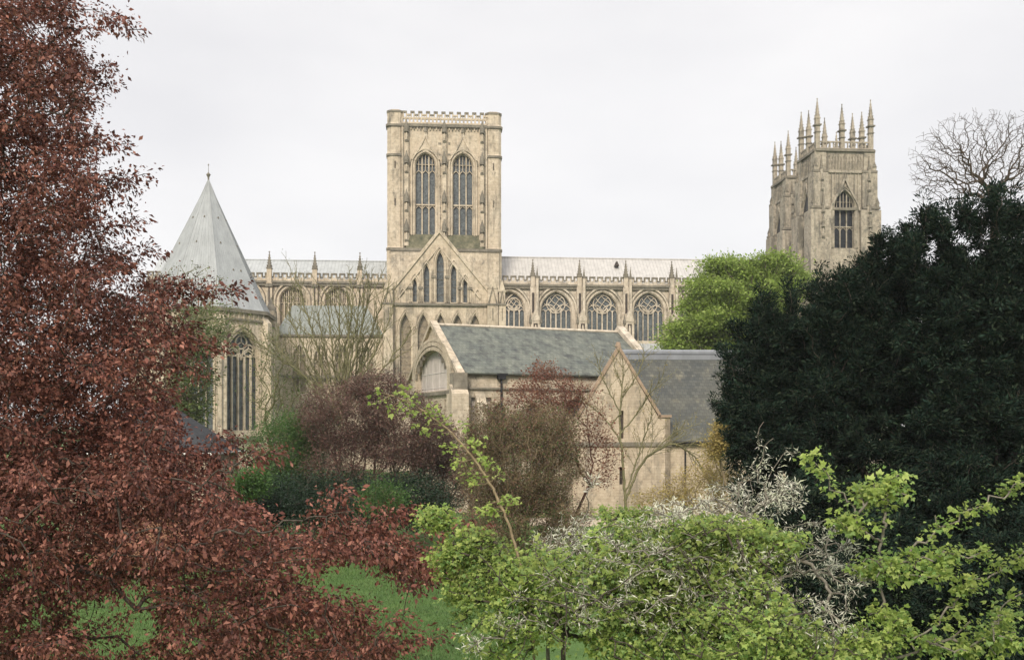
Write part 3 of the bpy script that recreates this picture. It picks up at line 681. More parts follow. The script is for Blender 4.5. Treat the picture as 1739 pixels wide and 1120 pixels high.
mb.box(0, LE, -W2-.25, -W2+.1, zz(850, 661), zz(850, 658), 1); mb.box(0, LE, -W2-.35, -W2+.1, zle-.35, zle-.1, 1)
for x, y, z, w_, r in ((805, 636, .1, 14, 0), (838, 634, .1, 9, 0), (905, 640, .1, 16, 0)):   # dark patched courses under the eaves
    mb.box(us(x), us(x)+w_*.06, -W2-.03, -W2, zz(850, y+4), zz(850, y-3), 1)
T = Matrix.Rotation(R(-90), 4, 'Z')
mb.T = T                                                          # gable wall, panel x = -v
gx = lambda px, py: (-Lb.G(px, py, 0)[0], Lb.G(px, py, 0)[1])
ga = (0.0, 3.55*1.33, 3.0, 0, 0)
zA0, zA1 = gx(735, 664)[1], gx(735, 597)[1]
gh = arch(0, 5.6, zA0, zA0+1.6, zA1, 10)
sl = [[(x-.22, 3), (x+.22, 3), (x+.22, zA0-1.0), (x-.22, zA0-1.0)] for x in (-4.2, -1.4, 1.4, 4.2)]
mb.panel([(-W2, 0), (W2, 0), (W2, zle), (0, zlr+.4), (-W2, zle)], [gh]+sl, 0, .45)
for da, r in ((.3, .2), (.8, .22), (1.25, .18)):
    o = arch(0, 5.6+da, zA0, zA0+1.6, zA1+da, 12); mb.tube([(x, -.12, z) for x, z in o[1:]+[o[0]]], r, 4)
mb.box(-W2-.1, W2+.1, -.25, .1, zA0-.5, zA0-.1, 1)
for sg in (-1, 1):
    mb.prism([(0, zlr-.1), (0, zlr+.42), (sg*(W2+.4), zle-.1), (sg*(W2+.4), zle-.5)], -.3, .45)
    for i in range(6): t = .25+.12*i; mb.tube([(sg*W2*t*.9, -.15, zlr-(zlr-zle)*t*1.05-.4), (sg*W2*t*.9, -.15, zlr-(zlr-zle)*t*1.05-1.5)], .13, 4, 1)
mb.T = None
mb.box(.6, 1.2, -W2+.9, W2-.6, zle-.02, zle+.5)
libw = mb.build('wall', [S_WALL, S_DARK], lib)
mb = MB(T); o = arch(0, 5.6, zA0, zA0+1.6, zA1, 10); mb.add([(x, .4, z) for x, z in o], [tuple(range(len(o)))])
for x in (-3.6, -1.2, 1.2, 3.6): mb.box(x-.025, x+.025, .37, .4, zA0, zA0+1.5+math.sqrt(1-(x/5.6)**2)*(zA1-zA0-1.8), 1)
for z in (zA0+.35, zA0+1.9): mb.box(-5.4, 5.4, .36, .4, z-.03, z+.03, 1)
tag(mb.build('window', [BOARD, plain('grey_batten', (.55, .52, .5), .8, .1)], lib), 'large round arch boarded over in white')
for x in sl: 
    mb = MB(T); mb.add([(p[0], .42, p[1]) for p in x], [(0, 1, 2, 3)]); mb.build('slit_window', VOID, lib)
for i, h in enumerate(hl):
    mb = MB(); mb.add([(p[0], -W2+.45, p[1]) for p in h], [tuple(range(len(h)))])
    if i == 0:
        x0, x1 = us(800), us(835)
        for k in range(1, 3): mb.box(x0+(x1-x0)*k/3-.04, x0+(x1-x0)*k/3+.04, -W2+.4, -W2+.45, zz(800, 735), zz(800, 674), 1)
    o = mb.build('window', [BOARD if i == 0 else VOID, PAINT], lib)
    if i == 0: o['label'] = 'square window boarded over in white'
mb = MB()                                                         # roof
mb.side([(-W2-.5, zle-.25), (-W2-.5, zle-.1), (0, zlr), (W2+.5, zle-.1), (W2+.5, zle-.25), (0, zlr-.3)], .5, LE+.1)
mb.tube([(.5, 0, zlr+.02), (LE+.1, 0, zlr+.02)], .2, 6, 1); mb.build('roof', [SLATE_L, S_PALE], lib)
mb = MB()                                                         # far gable with its coping
mb.side([(-W2, 0), (W2, 0), (W2, zle), (0, zlr+.2), (-W2, zle)], LE+.1, LE+.6)
for sg in (-1, 1): mb.side([(0, zlr+.1), (0, zlr+.7), (sg*(W2+.4), zle+.1), (sg*(W2+.4), zle-.5)], LE-.1, LE+.8)
mb.build('gable', S_PALE, lib)
mb = MB(); mb.box(-1.2, .5, -W2-1.4, -W2+.3, 0, zle-2.2); mb.box(-.9, .5, -W2-1.0, -W2+.3, zle-2.2, zle-.2, 1); mb.side([(-W2-1.4, zle-2.2), (-W2-.5, zle-2.2), (-W2-.5, zle-1.3)], -1.2, .5)
mb.box(1.6, 2.6, -W2-1.0, -W2, 0, zle-3.4); mb.side([(-W2-1.0, zle-3.4), (-W2, zle-3.4), (-W2, zle-2.0)], 1.6, 2.6)
mb.build('buttress', [S_WALL, S_DARK], lib)
mb = MB(); px = us(850); mb.tube([(px, -W2-.25, zz(850, 643)), (px, -W2-.25, 1)], .11, 6); mb.box(px-.4, px+.4, -W2-.5, -W2-.02, zz(850, 644), zz(850, 637)); mb.box(px-.55, px+.55, -W2-.55, -W2-.02, zz(850, 637), zz(850, 634)); tag(mb.build('drainpipe', IRON, lib))

# ------------------------------------------------------------------ gabled hall in front
Hl = Frame(1050, 88, 2)
hall = tag(Hl.root('gabled_hall'), 'stone hall with a plain pointed gable and a dark slate roof beside it', 'hall')
hz = lambda py: Hl.Z(1050, py, 0); hu = lambda px: Hl.U(px, 0)
gl, gr = hu(963), hu(1137); ha, hk = hz(594), hz(708)
he = hz(750); hr = Hl.Z(1200, 600, 8.0); xr = hu(1420)
mb = MB()
slit = [[(hu(x0), hz(y1)), (hu(x1), hz(y1)), (hu(x1), hz(y0)), (hu(x0), hz(y0))] for x0, x1, y0, y1 in ((1051, 1058, 697, 744), (1051, 1057, 792, 822))]
mb.panel([(gl, 0), (gr, 0), (gr, hk), (hu(1117), hk), (0, ha), (hu(984), hk), (gl, hk)], slit, -.35, .5, thick=.0)
mb.box(gr-.5, gr, -.35, .6, 0, hk); mb.box(gl, gl+.5, -.35, 3, 0, hk-.1); mb.box(gl+.5, gr-.5, .3, .7, 0, hk-.4); mb.prism([(hu(984), hk-.4), (hu(1117), hk-.4), (0, ha-.5)], .3, .7)
mb.box(gl, gr+.1, -.55, -.3, hz(757), hz(750), 1); mb.box(gr, xr, -.12, .02, hz(758), hz(753), 1)
mb.box(gr, xr, 0, .6, 0, he); mb.box(1, xr, 15.4, 16, 0, he); mb.box(xr-.6, xr, .6, 15.4, 0, he); 
mb.side([(.6, he-.1), (15.4, he-.1), (8, hr-.4)], xr-.6, xr)
hw_ = mb.build('wall', [S_HALL, S_DARK], hall)
mb = MB()
for a, b in (((hu(980), hk-.1), (0, ha+.05)), ((0, ha+.05), (hu(1121), hk-.1))):
    mb.prism([(a[0], a[1]-.1), (b[0], b[1]-.1), (b[0], b[1]+.4), (a[0], a[1]+.4)], -.5, .75)
mb.box(hu(1116), gr+.12, -.5, .75, hk-.02, hk+.22); mb.ring(0, .1, .3, ha+.3, ha+.75, 6, 0, .18)
tag(mb.build('coping', [plain('brown_coping', (.27, .20, .145), .9, .25, 1.2)], hall), 'brown stone coping along the gable')
for s_ in slit:
    mb = MB(); mb.add([(p[0], .12, p[1]) for p in s_], [(0, 1, 2, 3)]); mb.build('slit_window', VOID, hall)
mb = MB()
mb.side([(-.45, he-.1), (-.45, he+.1), (8, hr), (16.4, he+.1), (16.4, he-.1), (8, hr-.25)], gr+.02, xr+.4)
sl_ = (hr-he-.1)/8.45
mb.side([(.78, he+.1+sl_*1.23), (8, hr), (16.4, he+.1), (16.4, he-.1), (8, hr-.25), (.78, he-.15+sl_*1.23)], .95, gr+.02)
mb.prism([(-.1, ha-.15), (hu(984)-.2, hk+.15), (hu(984)-.2, hk-.05), (-.1, ha-.45)], .74, 2.6)
hroof = mb.build('roof', SLATE_H, hall)
mb = MB(); mb.tube([(1.0, 8, hr+.06), (xr+.4, 8, hr+.06)], .34, 8); mb.box(1.0, xr+.4, 7.35, 7.5, hr-.95, hr-.18)
tag(mb.build('ridge', lead('lead_ridge', (.19, .20, .22), seams=False), hroof), 'pale lead ridge roll')
mb = MB(); mb.tube([(gr+.1, -.6, he-.02), (xr, -.6, he-.02)], .13, 6); c = hu(1163)
mb.tube([(c, -.55, he), (c, -.2, he-.5), (c, -.2, 0.3)], .09, 6); mb.build('gutter', IRON, hall)

# ------------------------------------------------------------------ slate-roofed house and garden wall at the left
Hs = Frame(260, 62, 0)
house = tag(Hs.root('small_house'), 'low house with a dark slate roof half hidden by copper leaves', 'house')
x0, x1 = Hs.U(110, 0), Hs.U(352, 0); ze, zr = Hs.Z(260, 770, 0), Hs.Z(260, 688, 3)
mb = MB(); mb.box(x0, x1, 0, 7, 0, ze-.1); mb.build('wall', S_HALL, house)
mb = MB(); mb.add([(x0-.3, -.3, ze), (x1+.3, -.3, ze), (x1+.3, 7.3, ze), (x0-.3, 7.3, ze), (x0+3.4, 3.5, zr), (x1-3.6, 3.5, zr)], [(0, 1, 5, 4), (2, 3, 4, 5), (1, 2, 5), (3, 0, 4), (3, 2, 1, 0)]); mb.build('roof', SLATE_D, house)
mb = MB(); mb.tube([(x0-.3, -.38, ze-.02), (x1+.38, -.38, ze-.02), (x1+.38, 7.3, ze-.02)], .1, 6); mb.build('gutter', PAINT, house)
mb = MB(); mb.box(x1-2.6, x1-1.4, -.06, 0, ze-2.3, ze-.6, 0); mb.box(x1-2.7, x1-1.3, -.1, 0, ze-2.42, ze-2.3, 1); mb.build('window', [GLASS_D, PAINT], house)
gw = empty('garden_wall', (P(330, 900, 56)[0], 56, 0)); tag(gw, 'low red brick garden wall glimpsed through copper leaves', 'wall')
mb = MB(); mb.box(-6, 2.2, 0, .35, 0, 3.4); mb.build('brickwork', BRICKM, gw); mb = MB(); mb.box(-6.05, 2.25, -.06, .41, 3.4, 3.52); mb.build('coping', S_WALL, gw)

# ------------------------------------------------------------------ trees and shrubs
def npmesh(name, V, Fq, mat, parent, loc):
    me = bpy.data.meshes.new(name); V = (np.asarray(V)-loc).astype(np.float32); Fq = np.asarray(Fq, np.int32); k = Fq.shape[1]
    me.vertices.add(len(V)); me.vertices.foreach_set('co', V.ravel())
    me.loops.add(Fq.size); me.loops.foreach_set('vertex_index', Fq.ravel())
    me.polygons.add(len(Fq)); me.polygons.foreach_set('loop_start', np.arange(0, Fq.size, k, dtype=np.int32))
    me.polygons.foreach_set('loop_total', np.full(len(Fq), k, np.int32))
    me.materials.append(mat); me.update(calc_edges=True)
    return link(bpy.data.objects.new(name, me), parent)
nrm = lambda a: a/np.maximum(np.linalg.norm(a, axis=-1, keepdims=True), 1e-9)
def grow(chain, A, bf):
    """join attractors into a branching skeleton, balancing twig length against path length from the root"""
    N0 = len(chain); pts = np.vstack([chain, A]); n = len(pts)
    par = np.full(n, -1); pl = np.zeros(n)
    for i in range(1, N0): par[i] = i-1; pl[i] = pl[i-1]+np.linalg.norm(pts[i]-pts[i-1])*.6
    best = np.full(n, np.inf); bp = np.zeros(n, int); done = np.zeros(n, bool); done[:N0] = True
    def relax(i):
        d = np.linalg.norm(pts-pts[i], axis=1); c = d+bf*(pl[i]+d)
        k = (c < best) & ~done; best[k] = c[k]; bp[k] = i
    for i in range(max(0, N0//3), N0): relax(i)
    for _ in range(n-N0):
        b = np.where(done, np.inf, best); i = int(np.argmin(b)); par[i] = bp[i]; pl[i] = pl[bp[i]]+np.linalg.norm(pts[i]-pts[bp[i]]); done[i] = True; relax(i)
    return pts, par
def wood(pts, par, rt, p, rmax, sides, g):
    """tapered limbs: every edge bent once, radii summed towards the root"""
    n = len(pts); kids = [[] for _ in range(n)]
    for i in range(n):
        if par[i] >= 0: kids[par[i]].append(i)
    order = []; st = [0]
    while st:
        i = st.pop(); order.append(i); st += kids[i]
    r = np.full(n, rt)
    for i in reversed(order):
        if kids[i]: r[i] = max(rt, (sum(r[k]**p for k in kids[i]))**(1/p))
    r = np.minimum(r, rmax)
    idx = np.array([i for i in range(n) if par[i] >= 0]); a, b = pts[par[idx]], pts[idx]
    L = np.linalg.norm(b-a, axis=1, keepdims=True)
    mid = (a+b)/2+g.normal(size=a.shape)*L*.05; mid[:, 2] += L[:, 0]*.03
    ra = np.minimum(r[par[idx]], r[idx]*1.5); rb = r[idx]
    A = np.vstack([a, mid]); B = np.vstack([mid, b]); RA = np.concatenate([ra, (ra+rb)/2]); RB = np.concatenate([(ra+rb)/2, rb])
    D = nrm(B-A); ref = np.where(np.abs(D[:, 2:3]) < .9, [[0, 0, 1.]], [[1., 0, 0]]); S = nrm(np.cross(D, ref)); T = np.cross(D, S)
    t = 2*np.pi*np.arange(sides)/sides; c, s_ = np.cos(t)[None, :, None], np.sin(t)[None, :, None]
    off = S[:, None]*c+T[:, None]*s_
    V = np.concatenate([A[:, None]+off*RA[:, None, None], (B+D*RB[:, None]*.3)[:, None]+off*RB[:, None, None]], 1).reshape(-1, 3)
    m = len(A); base = np.arange(m)[:, None]*2*sides; j = np.arange(sides)[None, :]; j2 = (j+1) % sides
    Fq = np.stack([base+j, base+j2, base+sides+j2, base+sides+j], -1).reshape(-1, 4)
    return V, Fq, r, kids
def blades(Pp, D, L, W, g, kind='dia', up=.7, fold=.18):
    n = len(Pp); D = nrm(D); Rr = g.normal(size=(n, 3))*.6; Rr[:, 2] += up; S = nrm(np.cross(D, Rr)); N = np.cross(S, D)
    L = np.asarray(L)[:, None]; W = np.asarray(W)[:, None]
    def dia(d, s, l, w_): return [Pp+d*l*.5+s*w_*.5+N*fold*w_, Pp+d*l-N*.12*l, Pp+d*l*.5-s*w_*.5+N*fold*w_]
    if kind == 'dia':
        V = np.stack([Pp]+dia(D, S, L, W), 1).reshape(-1, 3); return V, np.arange(4*n).reshape(n, 4)
    c, s_ = math.cos(R(52)), math.sin(R(52)); d1, s1 = D*c+S*s_, S*c-D*s_; d2, s2 = D*c-S*s_, S*c+D*s_
    V = np.stack([Pp]+dia(D, S, L, W*.75)+dia(d1, s1, L*.78, W*.65)+dia(d2, s2, L*.78, W*.65), 1).reshape(-1, 3)
    b = np.arange(n)[:, None]*10
    return V, np.concatenate([b+np.array([[0, 1, 2, 3]]), b+np.array([[0, 4, 5, 6]]), b+np.array([[0, 7, 8, 9]])])
def poly_pts(poly, n, Y0, Y1, g, holes=()):
    poly = np.array(poly, float); lo, hi = poly.min(0), poly.max(0); outp = []
    def inside(q, pl):
        x, y = q[:, 0], q[:, 1]; c = np.zeros(len(q), bool); j = len(pl)-1
        for i in range(len(pl)):
            xi, yi, xj, yj = *pl[i], *pl[j]
            k = ((yi > y) != (yj > y)) & (x < (xj-xi)*(y-yi)/(yj-yi+1e-12)+xi); c ^= k; j = i
        return c
    while sum(map(len, outp)) < n:
        q = g.uniform(lo, hi, (n*3, 2)); k = inside(q, poly)
        for (hx, hy, hr, hk) in holes: k &= ~((np.hypot((q[:, 0]-hx), (q[:, 1]-hy)*1.3) < hr) & (g.random(len(q)) < hk))
        outp.append(q[k])
    q = np.vstack(outp)[:n]; Y = g.uniform(Y0, Y1, n)
    return np.stack([(q[:, 0]-CX)*Y/F, Y, CAMZ-(q[:, 1]-HY)*Y/F], 1)
def blob(px, py, Y, rx, ry, n, g, rd=None, shell=.55):
    """points in an ellipsoid; rx, ry in photo pixels at distance Y, depth radius rd in metres"""
    c = P(px, py, Y); d = nrm(g.normal(size=(n, 3))); t = (shell**3+(1-shell**3)*g.random(n))**(1/3)
    rad = np.array([rx*Y/F, (rd if rd else rx*Y/F), ry*Y/F]); return c+d*t[:, None]*rad
def spray(a, b, Y, n, g, j=.06):
    t = np.linspace(0, 1, n)[:, None]; return P(*a, Y)*(1-t)+P(*b, Y)*t+g.normal(size=(n, 3))*j
def limbs(paths, Y, seed, twigs=2, tl=.35, levels=2, step=.35, lift=.5, depth=.5):
    """explicit limbs: smooth polylines, each joined to the nearest earlier one, carrying random finer twigs"""
    g2 = np.random.default_rng(seed); pts, par, lev = [], [], []
    def addpath(q, lv, at=None):
        if at is None and pts: at = int(np.argmin(np.linalg.norm(np.array(pts)-q[0], axis=1)))
        last = -1 if at is None else at; ids = []
        for k, x in enumerate(q):
            if k == 0 and pts: continue
            pts.append(x); par.append(last); lev.append(lv); last = len(pts)-1; ids.append(last)
        return ids
    for p in paths:
        c = np.array([P(a, b, Y+(d[0] if d else 0)) for a, b, *d in p]); 
        if len(p[0]) == 2 and pts: c[:, 1] += np.linspace(0, g2.uniform(-depth, depth), len(c))
        L = np.linalg.norm(np.diff(c, axis=0), axis=1); t = np.concatenate([[0], np.cumsum(L)]); n = max(3, int(t[-1]/step)); u = np.linspace(0, t[-1], n+1)
        q = np.stack([np.interp(u, t, c[:, k]) for k in range(3)], 1)
        for _ in range(2): q[1:-1] = (q[:-2]+2*q[1:-1]+q[2:])/4
        q[1:-1] += g2.normal(size=q[1:-1].shape)*step*.06
        front = [(addpath(q, 0), t[-1])]
        if len(paths) > 1 and p is paths[0]: front = [(front[0][0][len(front[0][0])*2//3:], t[-1]*.4)]
        for lv in range(levels):
            nxt = []
            for ids, ln_ in front:
                for i in ids[max(0, len(ids)//4):]:
                    for _ in range(twigs):
                        d = nrm(pts[i]-pts[par[i]]); r_ = nrm(g2.normal(size=3)*[1, .7, .8]); d = nrm(d*.9+r_*.8+np.array([0, 0, lift])); l_ = ln_*tl*g2.uniform(.4, 1.1)
                        m_ = max(2, int(l_/step)); q2 = [pts[i]]
                        for _k in range(m_): d = nrm(d+g2.normal(size=3)*.12+np.array([0, 0, .06])); q2.append(q2[-1]+d*l_/m_)
                        nxt.append((addpath(np.array(q2), lv+1, i), l_))
            front = nxt
    return np.array(pts), np.array(par)
def tree(name, label, cat, chain, A, lf, bk, bf=.5, rt=.01, p=2.3, rmax=.4, sides=5, seed=1, group=None, wn_='trunk', ln='crown', extra=None, skel=None):
    g = np.random.default_rng(seed); chain = np.array(chain, float); loc = chain[0].copy()
    root = empty(name, loc); tag(root, label, cat, group)
    pts, par = skel if skel else grow(chain, A, bf); V, Fq, r, kids = wood(pts, par, rt, p, rmax, sides, g)
    npmesh(wn_, V, Fq, bk, root, loc)
    for spec in ([lf] if lf else [])+(extra or []):
        k = spec['n']; sel = np.array([i for i in range(len(chain), len(pts)) if r[i] <= spec.get('rlim', 1e9)])
        if 'where' in spec: sel = sel[spec['where'](pts[sel])]
        if 'frac' in spec: sel = sel[g.random(len(sel)) < spec['frac']]
        cnt = np.repeat(sel, np.maximum(1, (k*g.uniform(.4, 1.6, len(sel))).astype(int)))
        back = pts[par[cnt]]; here = pts[cnt]; t = g.random((len(cnt), 1))**.6
        base = back+(here-back)*np.clip(t*1.15, 0, 1.1)
        og = g.normal(size=base.shape); sp = spec.get('spread', .2); off = og*sp*np.array([1, 1, spec.get('flat', .7)])
        q = base+off
        D = nrm(here-back)*spec.get('along', .5)+nrm(off)*spec.get('radial', .7)+g.normal(size=q.shape)*spec.get('rand', .35); D[:, 2] -= spec.get('droop', .2)
        L = spec['L']*np.clip(g.lognormal(-.06, .38, len(q)), .4, 1.9); W = L*spec.get('asp', .55)
        Vl, Fl = blades(q, D, L, W, g, spec.get('kind', 'dia'), spec.get('up', .7))
        npmesh(spec.get('part', ln), Vl, Fl, spec['mat'], root, loc)
    return root

def off_line(segs, Y, tol=.16):
    """keeps leaves off a bare stretch of limb"""
    L_ = np.vstack([spray(a, b, Y, 30, np.random.default_rng(0), 0) for a, b in segs])
    return lambda q: np.array([np.min(np.linalg.norm(L_-x, axis=1)) > tol for x in q], bool)
gn = 110000; gY = rng.uniform(27, 62, gn)**1.0; gx_ = (rng.uniform(0, 900, gn)-CX)*gY/F
Vg, Fg = blades(np.stack([gx_, gY, np.zeros(gn)], 1), rng.normal(size=(gn, 3))*[.45, .45, .1]+[0, 0, 1], rng.uniform(.05, .22, gn), np.full(gn, .022), rng)
LF_GRASS = leafmat('grass_blade', [(.04, .09, .02), (.065, .135, .03), (.10, .17, .045), (.14, .17, .065)], .3)
tag(npmesh('grass', Vg, Fg, LF_GRASS, None, np.zeros(3)), 'short green lawn grass growing beneath the copper branches', 'grass', kind='stuff')
g = rng
# --- copper-leaved tree, left foreground
cop = [(-300, -120), (125, -70), (105, 0), (130, 60), (150, 110), (150, 160), (165, 210), (158, 260), (172, 310), (165, 370), (205, 430), (280, 480), (318, 520), (335, 570), (300, 620), (296, 690), (318, 740),
       (370, 800), (390, 850), (470, 900), (560, 900), (640, 895), (730, 930), (765, 970), (690, 990), (610, 960), (575, 945), (545, 1000), (600, 1050), (680, 1092), (640, 1150), (-300, 1150)]
hol = [(190, 1060, 75, .85), (330, 1075, 45, .7), (590, 985, 60, .92), (430, 1000, 35, .5), (40, 700, 45, .5), (60, 1060, 40, .5), (500, 955, 30, .7), (250, 1000, 40, .6)]
A = np.vstack([poly_pts(cop, 3600, 12.5, 18.5, g, hol), poly_pts([(-300, -120), (110, -70), (120, 150), (140, 320), (190, 470), (270, 560), (250, 700), (300, 860), (-300, 860)], 1100, 14, 18, g), poly_pts([(-100, 540), (250, 560), (290, 700), (300, 880), (-100, 880)], 420, 14, 18, g), poly_pts([(300, 780), (480, 890), (640, 890), (780, 965), (700, 1000), (560, 940), (680, 1090), (600, 1150), (-100, 1150), (-100, 780)], 650, 11.5, 15, g, hol)]+
              [spray(a, b, Y, n, g) for a, b, Y, n in (
                  ((90, 5), (240, 48), 14.5, 9), ((110, 40), (150, 55), 14, 4), ((120, 130), (194, 110), 15, 6), ((140, 165), (196, 148), 15, 5), ((120, 250), (206, 238), 14.5, 7), ((130, 310), (240, 298), 14.5, 9), ((170, 330), (225, 322), 14.5, 4),
                  ((150, 390), (234, 378), 14.5, 7), ((180, 440), (270, 424), 14.5, 7), ((250, 500), (398, 488), 14, 11), ((300, 480), (350, 500), 14, 5), ((280, 560), (372, 590), 14, 8), ((270, 610), (332, 628), 14, 5), ((320, 800), (466, 770), 13, 11), ((330, 760), (395, 745), 13, 6),
                  ((545, 880), (577, 826), 12.5, 5), ((560, 878), (603, 853), 12.5, 4), ((620, 895), (692, 862), 12.5, 6), ((690, 945), (790, 966), 12.3, 8), ((640, 1100), (748, 1076), 12, 8), ((560, 1010), (680, 1060), 12, 6), ((760, 910), (815, 895), 12.5, 5), ((300, 930), (395, 908), 11.4, 6), ((395, 908), (480, 893), 11.4, 8), ((480, 893), (545, 872), 11.4, 7), ((545, 872), (640, 893), 11.4, 8), ((330, 835), (440, 770), 11.4, 9))])
tree('copper_tree', 'large tree with dense copper red leaves filling the left foreground', 'tree',
     [P(-230, 1690, 17)*[1, 1, 0], P(-225, 1000, 17), P(-220, 700, 16.5), P(-215, 350, 16), P(-210, 0, 16)], A,
     dict(n=66, spread=.105, L=.058, asp=.52, mat=LF_COPPER, droop=.6, kind='dia', along=.7, radial=.6, rand=.45, up=.4, where=off_line([((395, 908), (480, 893)), ((480, 893), (545, 872)), ((545, 872), (640, 893)), ((330, 835), (440, 770))], 11.4)), B_DARK, bf=.28, rt=.006, rmax=.24, p=2.35, sides=5, seed=3)

# --- right-hand dark yews
def yew(label, blobs, plumes, lobes, px, Y, seed, n=64):
    """a crown of separate feathery boughs around a dim core"""
    g2 = np.random.default_rng(seed); parts = []
    for b in blobs:
        c = P(b[0], b[1], b[2]); rad = np.array([b[3], b[3], b[4]])*b[2]/F
        parts.append(blob(b[0], b[1], b[2], b[3]*.8, b[4]*.85, int(b[5]*.75), g2))
        for _ in range(int(b[5]*.24)):
            d = nrm(g2.normal(size=3)); d[1] = -abs(d[1])*.9 if g2.random() < .8 else d[1]
            p0 = c+d*rad*g2.uniform(.55, .95); up = nrm(d*np.array([1, 1, .35])+np.array([0, 0, g2.uniform(-.1, 1.0)])); ln_ = g2.uniform(.6, 1.5)
            t = np.sort(g2.random((13, 1)), 0); side = nrm(np.cross(up, [0, 1., .2])); lat = g2.normal(size=(13, 1))*.26*(1.1-t)*ln_
            parts.append(p0+up*ln_*t+side*lat+g2.normal(size=(13, 3))*.05-np.array([0, 0, 1])*np.abs(lat)*.4)
    parts += [spray(a, b, y, k, g2, .13) for a, b, y, k in plumes]
    for x, y_, r_ in lobes:
        for _ in range(3): parts.append(spray((x+g2.uniform(-r_, r_)*.5, y_+r_*1.6), (x+g2.uniform(-r_, r_)*1.1, y_-r_*g2.uniform(.3, 1.5)), Y+g2.uniform(-1.5, 1.5), 9, g2, .09))
    A = np.vstack(parts); A = A[A[:, 2] > .3]; b = P(px, 0, Y)*[1, 1, 0]
    tree('yew_tree', label, 'tree', [b, b+[0, 0, 3], b+[.1, 0, 6]], A, dict(n=n, spread=.13, L=.15, asp=.30, mat=LF_YEW, droop=.05, along=1.0, radial=.7, rand=.3, flat=.7), B_DARK, bf=.5, rt=.010, rmax=.5, seed=seed, group='dark yews on the right')
yew('lowest dark yew, ragged left edge reaching over the slate hall roof', [(1322, 650, 44, 56, 110, 420), (1355, 800, 43, 85, 170, 420), (1296, 740, 43, 38, 85, 200), (1395, 585, 45, 44, 75, 160), (1380, 930, 38, 100, 110, 240)],
    [((1275, 560), (1288, 486), 44, 9), ((1345, 540), (1340, 474), 44, 8), ((1250, 620), (1228, 590), 43, 6), ((1250, 680), (1218, 640), 43, 7), ((1245, 700), (1214, 690), 43, 6), ((1310, 560), (1312, 500), 44, 7), ((1270, 780), (1235, 770), 43, 6), ((1385, 500), (1390, 448), 45, 6)],
    [(1243, 612, 20), (1232, 688, 17), (1262, 560, 20), (1290, 520, 18), (1342, 505, 20), (1250, 760, 22), (1240, 650, 14), (1390, 500, 22), (1262, 830, 26), (1300, 900, 26)], 1340, 44, 21)
yew('middle dark yew rising in front of the nearer bell tower', [(1460, 625, 41, 75, 150, 520), (1470, 830, 41, 120, 210, 480), (1525, 540, 41, 45, 120, 220), (1500, 1000, 34, 130, 110, 330), (1600, 900, 36, 90, 110, 200)],
    [((1430, 520), (1428, 452), 41, 7), ((1465, 500), (1462, 435), 41, 7), ((1490, 480), (1488, 410), 41, 7), ((1515, 460), (1520, 392), 41, 8), ((1540, 440), (1545, 382), 41, 7), ((1405, 560), (1398, 470), 41, 8), ((1445, 520), (1447, 448), 41, 6)],
    [(1405, 490, 18), (1430, 475, 15), (1464, 460, 17), (1490, 435, 15), (1522, 415, 18), (1545, 400, 16)], 1470, 41, 22)
yew('tallest dark yew at the right edge, bare tree showing above it', [(1632, 590, 38, 78, 178, 620), (1735, 585, 38, 92, 185, 600), (1640, 850, 38, 130, 240, 560), (1800, 850, 38, 130, 250, 350), (1690, 1010, 33, 140, 120, 360)],
    [((1575, 420), (1572, 340), 38, 9), ((1600, 400), (1606, 345), 38, 7), ((1640, 390), (1637, 335), 38, 8), ((1690, 390), (1692, 308), 38, 10), ((1670, 390), (1665, 345), 38, 6), ((1730, 390), (1738, 340), 38, 8), ((1550, 460), (1548, 380), 38, 7), ((1715, 380), (1712, 325), 38, 6), ((1760, 400), (1770, 330), 38, 8)],
    [(1573, 372, 15), (1604, 380, 14), (1640, 368, 17), (1690, 345, 18), (1736, 365, 18), (1555, 420, 18), (1665, 390, 18), (1712, 365, 14)], 1680, 38, 23)
# --- bare tree behind the yews
b = P(1690, 0, 60)*[1, 1, 0]
A = np.vstack([blob(1655, 268, 60, 112, 80, 1500, g, 4.0, .2), blob(1745, 258, 60, 90, 72, 800, g, 3.5, .2), blob(1610, 300, 60, 60, 56, 420, g, 3, .3)])
tree('bare_tree', 'leafless tree spreading thin twigs above the tallest yew', 'tree', [b, P(1690, 600, 60), P(1688, 420, 60), P(1684, 340, 60)], A, None, B_TWIG, bf=.45, rt=.008, rmax=.34, p=2.0, seed=31)
# --- lime green tree in front of the nave
Y = 118; b = P(1270, 0, Y)*[1, 1, 0]
g2 = np.random.default_rng(40); cl = []
for cx_, cy_, rx_, ry_, k in ((1255, 500, 78, 50, 28), (1205, 545, 62, 42, 22), (1300, 520, 50, 56, 20), (1165, 578, 36, 24, 10), (1270, 590, 95, 45, 18), (1222, 470, 34, 24, 8), (1325, 470, 28, 20, 8), (1280, 452, 46, 14, 8)):
    for c in blob(cx_, cy_, Y, rx_, ry_, k, g2):
        m_ = int(g2.uniform(22, 44)); cl.append(c+g2.normal(size=(m_, 3))*np.array([1.25, 1.25, .5])*g2.uniform(.6, 1.1))
A = np.vstack(cl)
tree('spring_tree', 'broad tree in fresh lime green leaf in front of the nave', 'tree', [b, b+[0, 0, 6], b+[0, 0, 12]], A, dict(n=40, spread=.5, L=.26, asp=.55, mat=LF_LIME, droop=.15, flat=.6), B_DARK, bf=.45, rt=.03, rmax=.5, seed=41)
